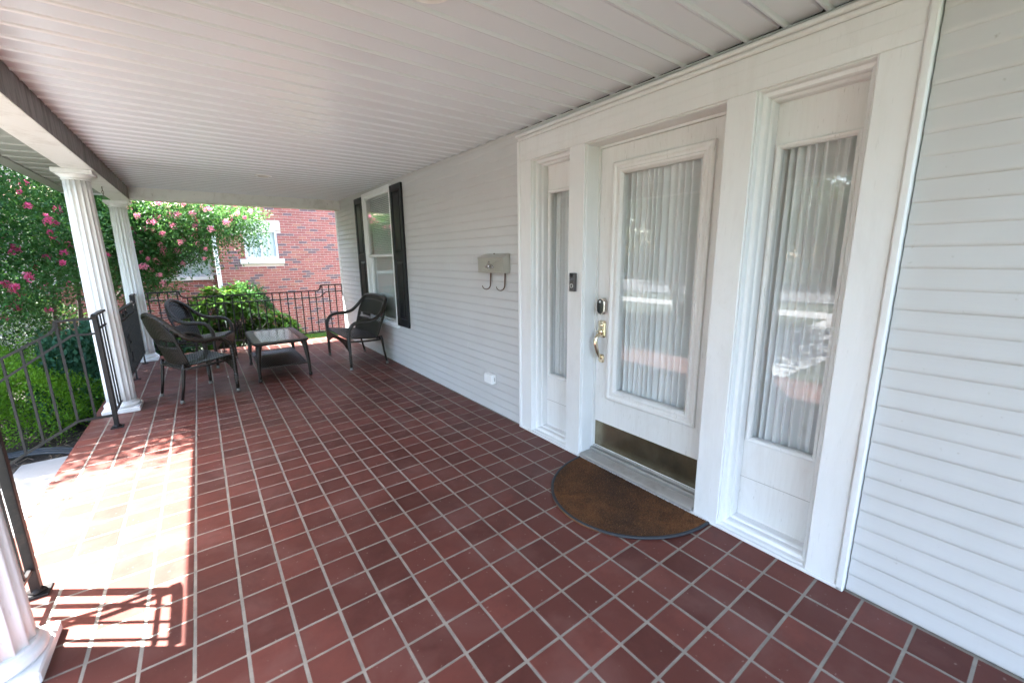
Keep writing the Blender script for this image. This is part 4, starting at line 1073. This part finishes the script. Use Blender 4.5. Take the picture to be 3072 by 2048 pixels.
tree('crepe_myrtle', 'pink flowering crepe myrtle reaching across the brick house beyond the end railing', (-4.1, 9.6, GZ),
     [((-2.6, 8.7, 2.15), (1.15, .9, .75)), ((-1.5, 8.5, 2.05), (.72, .6, .5)), ((-3.6, 9.0, 2.3), (.9, .9, 1.1)), ((-2.5, 8.4, 1.55), (.8, .6, .35)), ((-2.95, 8.5, 1.25), (.75, .5, .55))], 450, 120, .15, (.058, .032), 'myrtle_leaf', 32, r0=.05, stems=14, keep=keep2, bloom=110, bloom_key=camkey2, blooms=PALE)

def shrub(name, label, base, c, r, n, leaf, mat, seed, dome=True, cat='shrub', spread=.12, keep=None):
    """closed dome of small leaves over a dark twiggy core"""
    rng = np.random.default_rng(seed); t = thing(name, label, cat, base)
    d = unit(rng.normal(0, 1, (n, 3))); d[:, 2] = np.abs(d[:, 2])*1.0-.25*rng.uniform(0, 1, n)
    lump = 1+.16*np.sin(d[:, 0]*5+seed)*np.sin(d[:, 1]*6+1)+.12*np.sin(d[:, 2]*9+d[:, 0]*7+seed*2)
    P = np.array(c)+d*np.array(r)*(lump*(1-np.abs(rng.normal(0, spread, n))))[:, None]
    if keep is not None: m_ = np.array([keep(p) for p in P]); P = P[m_]; d = d[m_]
    n = len(P)
    V, F = leaves(P, d*.6+rng.normal(0, .7, (n, 3))+np.array([0, 0, .25]), leaf[0]*rng.uniform(.7, 1.3, n), leaf[1]*rng.uniform(.7, 1.3, n), .2, rng)
    np_mesh('foliage', V, F, mat, t, base)
    mb = MB()
    for k in range(14):
        q = P[rng.integers(n)]; mb.tube([(base[0]+rng.normal(0, .05), base[1]+rng.normal(0, .05), GZ-.05), (np.array(base)+q)/2+rng.normal(0, .04, 3), q], [.012, .009, .004], 5)
    mb.build('stems', 'darkbark', t); return t
out_porch = lambda p: p[0] < -3.07 or p[1] > 6.52
shrub('boxwood', 'rounded light green boxwood bush beside the iron stair railing', (-4.0, 5.45, GZ), (-4.0, 5.45, -.42), (.78, .72, .80), 24000, (.028, .017), 'box_leaf', 41)
shrub('boxwood', 'light green boxwood bush further along the bed behind its twin', (-4.5, 6.5, GZ), (-4.5, 6.5, -.35), (.7, .7, .85), 15000, (.028, .017), 'box_leaf', 42)
shrub('leafy_shrub', 'dark bluish green leafy shrub against the porch edge', (-3.55, 6.15, GZ), (-3.55, 6.25, -.40), (.50, .80, .95), 6500, (.075, .055), 'shrub_leaf', 43, keep=out_porch)
shrub('hydrangea_bush', 'broad leaved hydrangea bush behind the corner column', (-2.9, 7.25, GZ), (-2.9, 7.25, -.35), (.55, .45, .85), 2600, (.10, .075), 'shrub_leaf', 44, keep=lambda p: p[1] > 6.6)
hyd = bpy.data.objects[[o.name for o in bpy.data.objects if o.name.startswith('hydrangea_bush')][0]]
HY = blossom_mesh('flower_head', brng, 'lilac', h=.09, w=.055, n=90, s=.026)
for p in ((-2.72, 6.86, .42), (-2.60, 6.88, .33), (-2.9, 6.85, .48), (-3.05, 6.9, .30), (-2.66, 6.84, .24)): inst('flower_head', HY, p, hyd)

def rhodo(name, label, base, centres, seed, nw=260):
    rng = np.random.default_rng(seed); t = thing(name, label, 'shrub', base); P = []; Dn = []; mb = MB()
    for k in range(nw):
        c, r = centres[rng.integers(len(centres))]
        d = rng.normal(0, 1, 3); d /= np.linalg.norm(d); d[2] = abs(d[2])*.9-.15
        q = np.array(c)+d*np.array(r)*rng.uniform(.55, 1)
        if q[1] < 6.5 or q[2] < GZ: continue
        ax = d*.7+np.array([0, 0, .6]); ax /= np.linalg.norm(ax)
        s1 = np.cross(ax, [1, .3, .2]); s1 /= np.linalg.norm(s1); s2 = np.cross(ax, s1); ph = rng.uniform(0, 6)
        nl = rng.integers(9, 14)
        for j in range(nl):
            a = ph+j*2.4; el = rng.uniform(.05, .75); P.append(q); Dn.append((s1*math.cos(a)+s2*math.sin(a))*math.cos(el)+ax*math.sin(el))
        if k % 3 == 0: mb.tube([np.array(base)+np.array([rng.normal(0, .2), rng.normal(0, .1), 0]), (np.array(base)+q)/2+rng.normal(0, .08, 3), q], [.014, .010, .005], 5)
    P = np.array(P); Dn = unit(np.array(Dn)); n = len(P); L = rng.uniform(.10, .17, n)[:, None]; Wd = L*rng.uniform(.30, .38, (n, 1))
    S = unit(np.cross(Dn, np.tile([0, 0, 1.], (n, 1))+rng.normal(0, .15, (n, 3)))); Nn = np.cross(S, Dn); dz = np.array([0, 0, -1.])
    pts = [P, P+Dn*L*.3+S*Wd*.42, P+Dn*L*.65+S*Wd*.5+dz*L*.05, P+Dn*L+dz*L*.16, P+Dn*L*.65-S*Wd*.5+dz*L*.05, P+Dn*L*.3-S*Wd*.42, P+Dn*L*.35-Nn*Wd*.12, P+Dn*L*.68-Nn*Wd*.12+dz*L*.05]
    V = np.stack(pts, 1).reshape(-1, 3); i = np.arange(n)[:, None]*8
    Fq = np.concatenate([i+np.array([[a, b_, c_]]) for a, b_, c_ in ((0, 6, 1), (1, 6, 7), (1, 7, 2), (2, 7, 3), (3, 7, 4), (4, 7, 6), (4, 6, 5), (5, 6, 0))])
    np_mesh('foliage', V, Fq, 'rhodo_leaf', t, base); mb.build('stems', 'darkbark', t)
rhodo('rhododendron', 'tall rhododendron with long glossy leaves behind the end railing', (-1.75, 7.5, GZ), [((-1.75, 7.5, .45), (.62, .45, .72)), ((-2.15, 7.4, .0), (.5, .4, .6))], 51, 300)
rhodo('rhododendron', 'lower bright green rhododendron behind the end railing near the brick wall', (-1.05, 7.55, GZ), [((-1.1, 7.5, .05), (.55, .42, .50)), ((-.75, 7.6, -.25), (.35, .4, .40))], 52, 300)
shrub('climber', 'small leaved green climber against the brick wall', (-1.2, 10.9, GZ), (-1.15, 10.9, .15), (.55, .3, .75), 4000, (.06, .035), 'myrtle_leaf', 45)
# background trees: beyond the myrtles, across the street (seen in the glass), and one unseen sky blocker
k_ = 0
for (x, y, h, rad, lab) in ((-9.5, 15.5, 5.5, 2.6, 'green shade tree beyond the crepe myrtles beside the brick house'), (-7.6, 21, 8, 3.4, 'taller green shade tree far behind the brick house porch'), (-13.5, 19, 8, 3.6, 'large green shade tree by the sidewalk beyond the brick house'),
                            (-11.5, 6.5, 9, 3.5, 'broad shade tree on the front lawn by the sidewalk'),
                            (-9.5, -3.5, 8, 3.0, 'unseen tree added on the front lawn to block sky light from the near end'),  # out of view, added to dim sky light on the near trim and siding
                            (-31, 8, 9, 4.2, 'leafy street tree across the road facing the front steps'), (-32, 18, 10, 4.6, 'leafy street tree across the road opposite the brick house'), (-33, 30, 10, 5, 'leafy street tree far down the other side of the road'), (-32, -3, 9, 4.4, 'leafy street tree across the road facing the near end of the porch')):
    k_ += 1
    tree('shade_tree', lab, (x, y, GZ), [((x, y, GZ+h*.62), (rad, rad, h*.40)), ((x+.6, y-.8, GZ+h*.42), (rad*.8, rad*.8, h*.25))], 260, 46, .42, (.24, .15), 'tree_leaf', 60+k_, bark='darkbark', r0=.16, stems=7, group='background shade trees')
rngh = np.random.default_rng(77)
shrub('street_hedge', 'low green hedge along the far side of the mulch bed', (-6.6, 9.0, GZ), (-6.6, 9.0, -.4), (1.1, 3.0, .9), 12000, (.05, .03), 'tree_leaf', 46)
shrub('tall_hedge', 'tall green hedge along the far side of the road', (-31, 10, GZ), (-31, 10, -.2), (1.2, 26, 4.2), 26000, (.34, .2), 'tree_leaf', 49, cat='hedge')
shrub('evergreen_bush', 'dense dark evergreen bush behind the crepe myrtle trunks', (-5.6, 10.6, GZ), (-5.6, 10.6, -.2), (1.3, .8, 1.7), 14000, (.06, .035), 'tree_leaf', 47)
shrub('evergreen_bush', 'dense dark evergreen bush beside the knee wall of the brick house', (-7.6, 11.8, GZ), (-7.6, 11.8, 0), (1.3, .9, 2.1), 14000, (.07, .04), 'tree_leaf', 48)
# grass on the strip by the brick wall, and twigs on the mulch
def grass(name, x0, x1, y0, y1, n, h, seed):
    rng = np.random.default_rng(seed); P = np.c_[rng.uniform(x0, x1, n), rng.uniform(y0, y1, n), np.full(n, GZ)]
    D_ = np.c_[rng.normal(0, .35, n), rng.normal(0, .35, n), np.ones(n)]
    V, F = leaves(P, D_, h*rng.uniform(.6, 1.3, n), np.full(n, .008), .2, rng); o = np_mesh(name, V, F, 'grass'); o['kind'] = 'stuff'; tag(o, 'short green lawn grass between the porch end and the brick house', 'grass')
grass('lawn_grass', -1.2, 3.2, 8.2, 11.4, 26000, .07, 71)
tg = MB(); rt = random.Random(5)
for k in range(160):
    x, y = rt.uniform(-4.3, -3.1), rt.uniform(3.3, 5.4); a = rt.uniform(0, 6.28); l = rt.uniform(.05, .2); z = GZ+.07
    tg.tube([(x, y, z+rt.uniform(0, .03)), (x+l*.5*math.cos(a), y+l*.5*math.sin(a), z+rt.uniform(.0, .04)), (x+l*math.cos(a+.4), y+l*math.sin(a+.4), z)], [.004, .003, .002], 4)
tg.build('dry_twigs', 'twig', kind='stuff', label='scattered dry twigs on the dark mulch bed', cat='twigs')
hz = GZ+.09
for dy_, lab in ((0, 'black garden hose lying along the end of the steps'),):
    hs_ = thing('garden_hose', lab, 'hose', (-3.7, 4.6, GZ))
    for q in range(3):
        MB().tube(cr([(-4.6, 4.55+.06*q, hz), (-4.1, 4.72+.07*q, hz), (-3.7, 4.62+.07*q, hz+.02), (-3.35, 4.35+.06*q, hz+.01), (-3.2, 3.9+.05*q, hz)], 8), .016, 8).build('coil', 'rubber', hs_)
# pale house across the side yard, glimpsed through the leaves
ph_ = thing('pale_house', 'pale blue grey house glimpsed between the crepe myrtle leaves', 'house', (-9, 27, GZ))
MB().box(-12.5, -6.2, 25, 32, GZ-.2, 3.4).build('wall', 'paleblue', ph_)
b = MB(); b.add([(-13, 24.5, 3.4), (-5.7, 24.5, 3.4), (-5.7, 32.5, 3.4), (-13, 32.5, 3.4), (-9.3, 24.5, 6), (-9.3, 32.5, 6)], [(0, 1, 4), (2, 3, 5), (1, 2, 5, 4), (3, 0, 4, 5), (0, 3, 2, 1)]); b.build('roof', 'roofing', ph_)
for x in (-11.4, -8.4): far_window(ph_, x, x+1.0, .9, 2.3, 24.93, 1)
# a fallen leaf or two on the tiles
for k, (x, y, lab) in enumerate(((-1.72, 6.05, 'dry brown leaf on the tiles by the end railing'), (-.42, 4.95, 'dry brown leaf on the tiles in front of the loveseat'), (-1.95, 4.35, 'small pale scrap of petal on the tiles between armchair and table'))):
    b = MB(); L_ = .06 if k < 2 else .02
    b.add([(x, y, .004), (x+L_*.5, y+L_*.25, .012), (x+L_, y+.01, .005), (x+L_*.5, y-L_*.25, .011)], [(0, 1, 2), (0, 2, 3)])
    b.build('fallen_leaf', 'twig' if k < 2 else 'plastic', label=lab, cat='leaf')
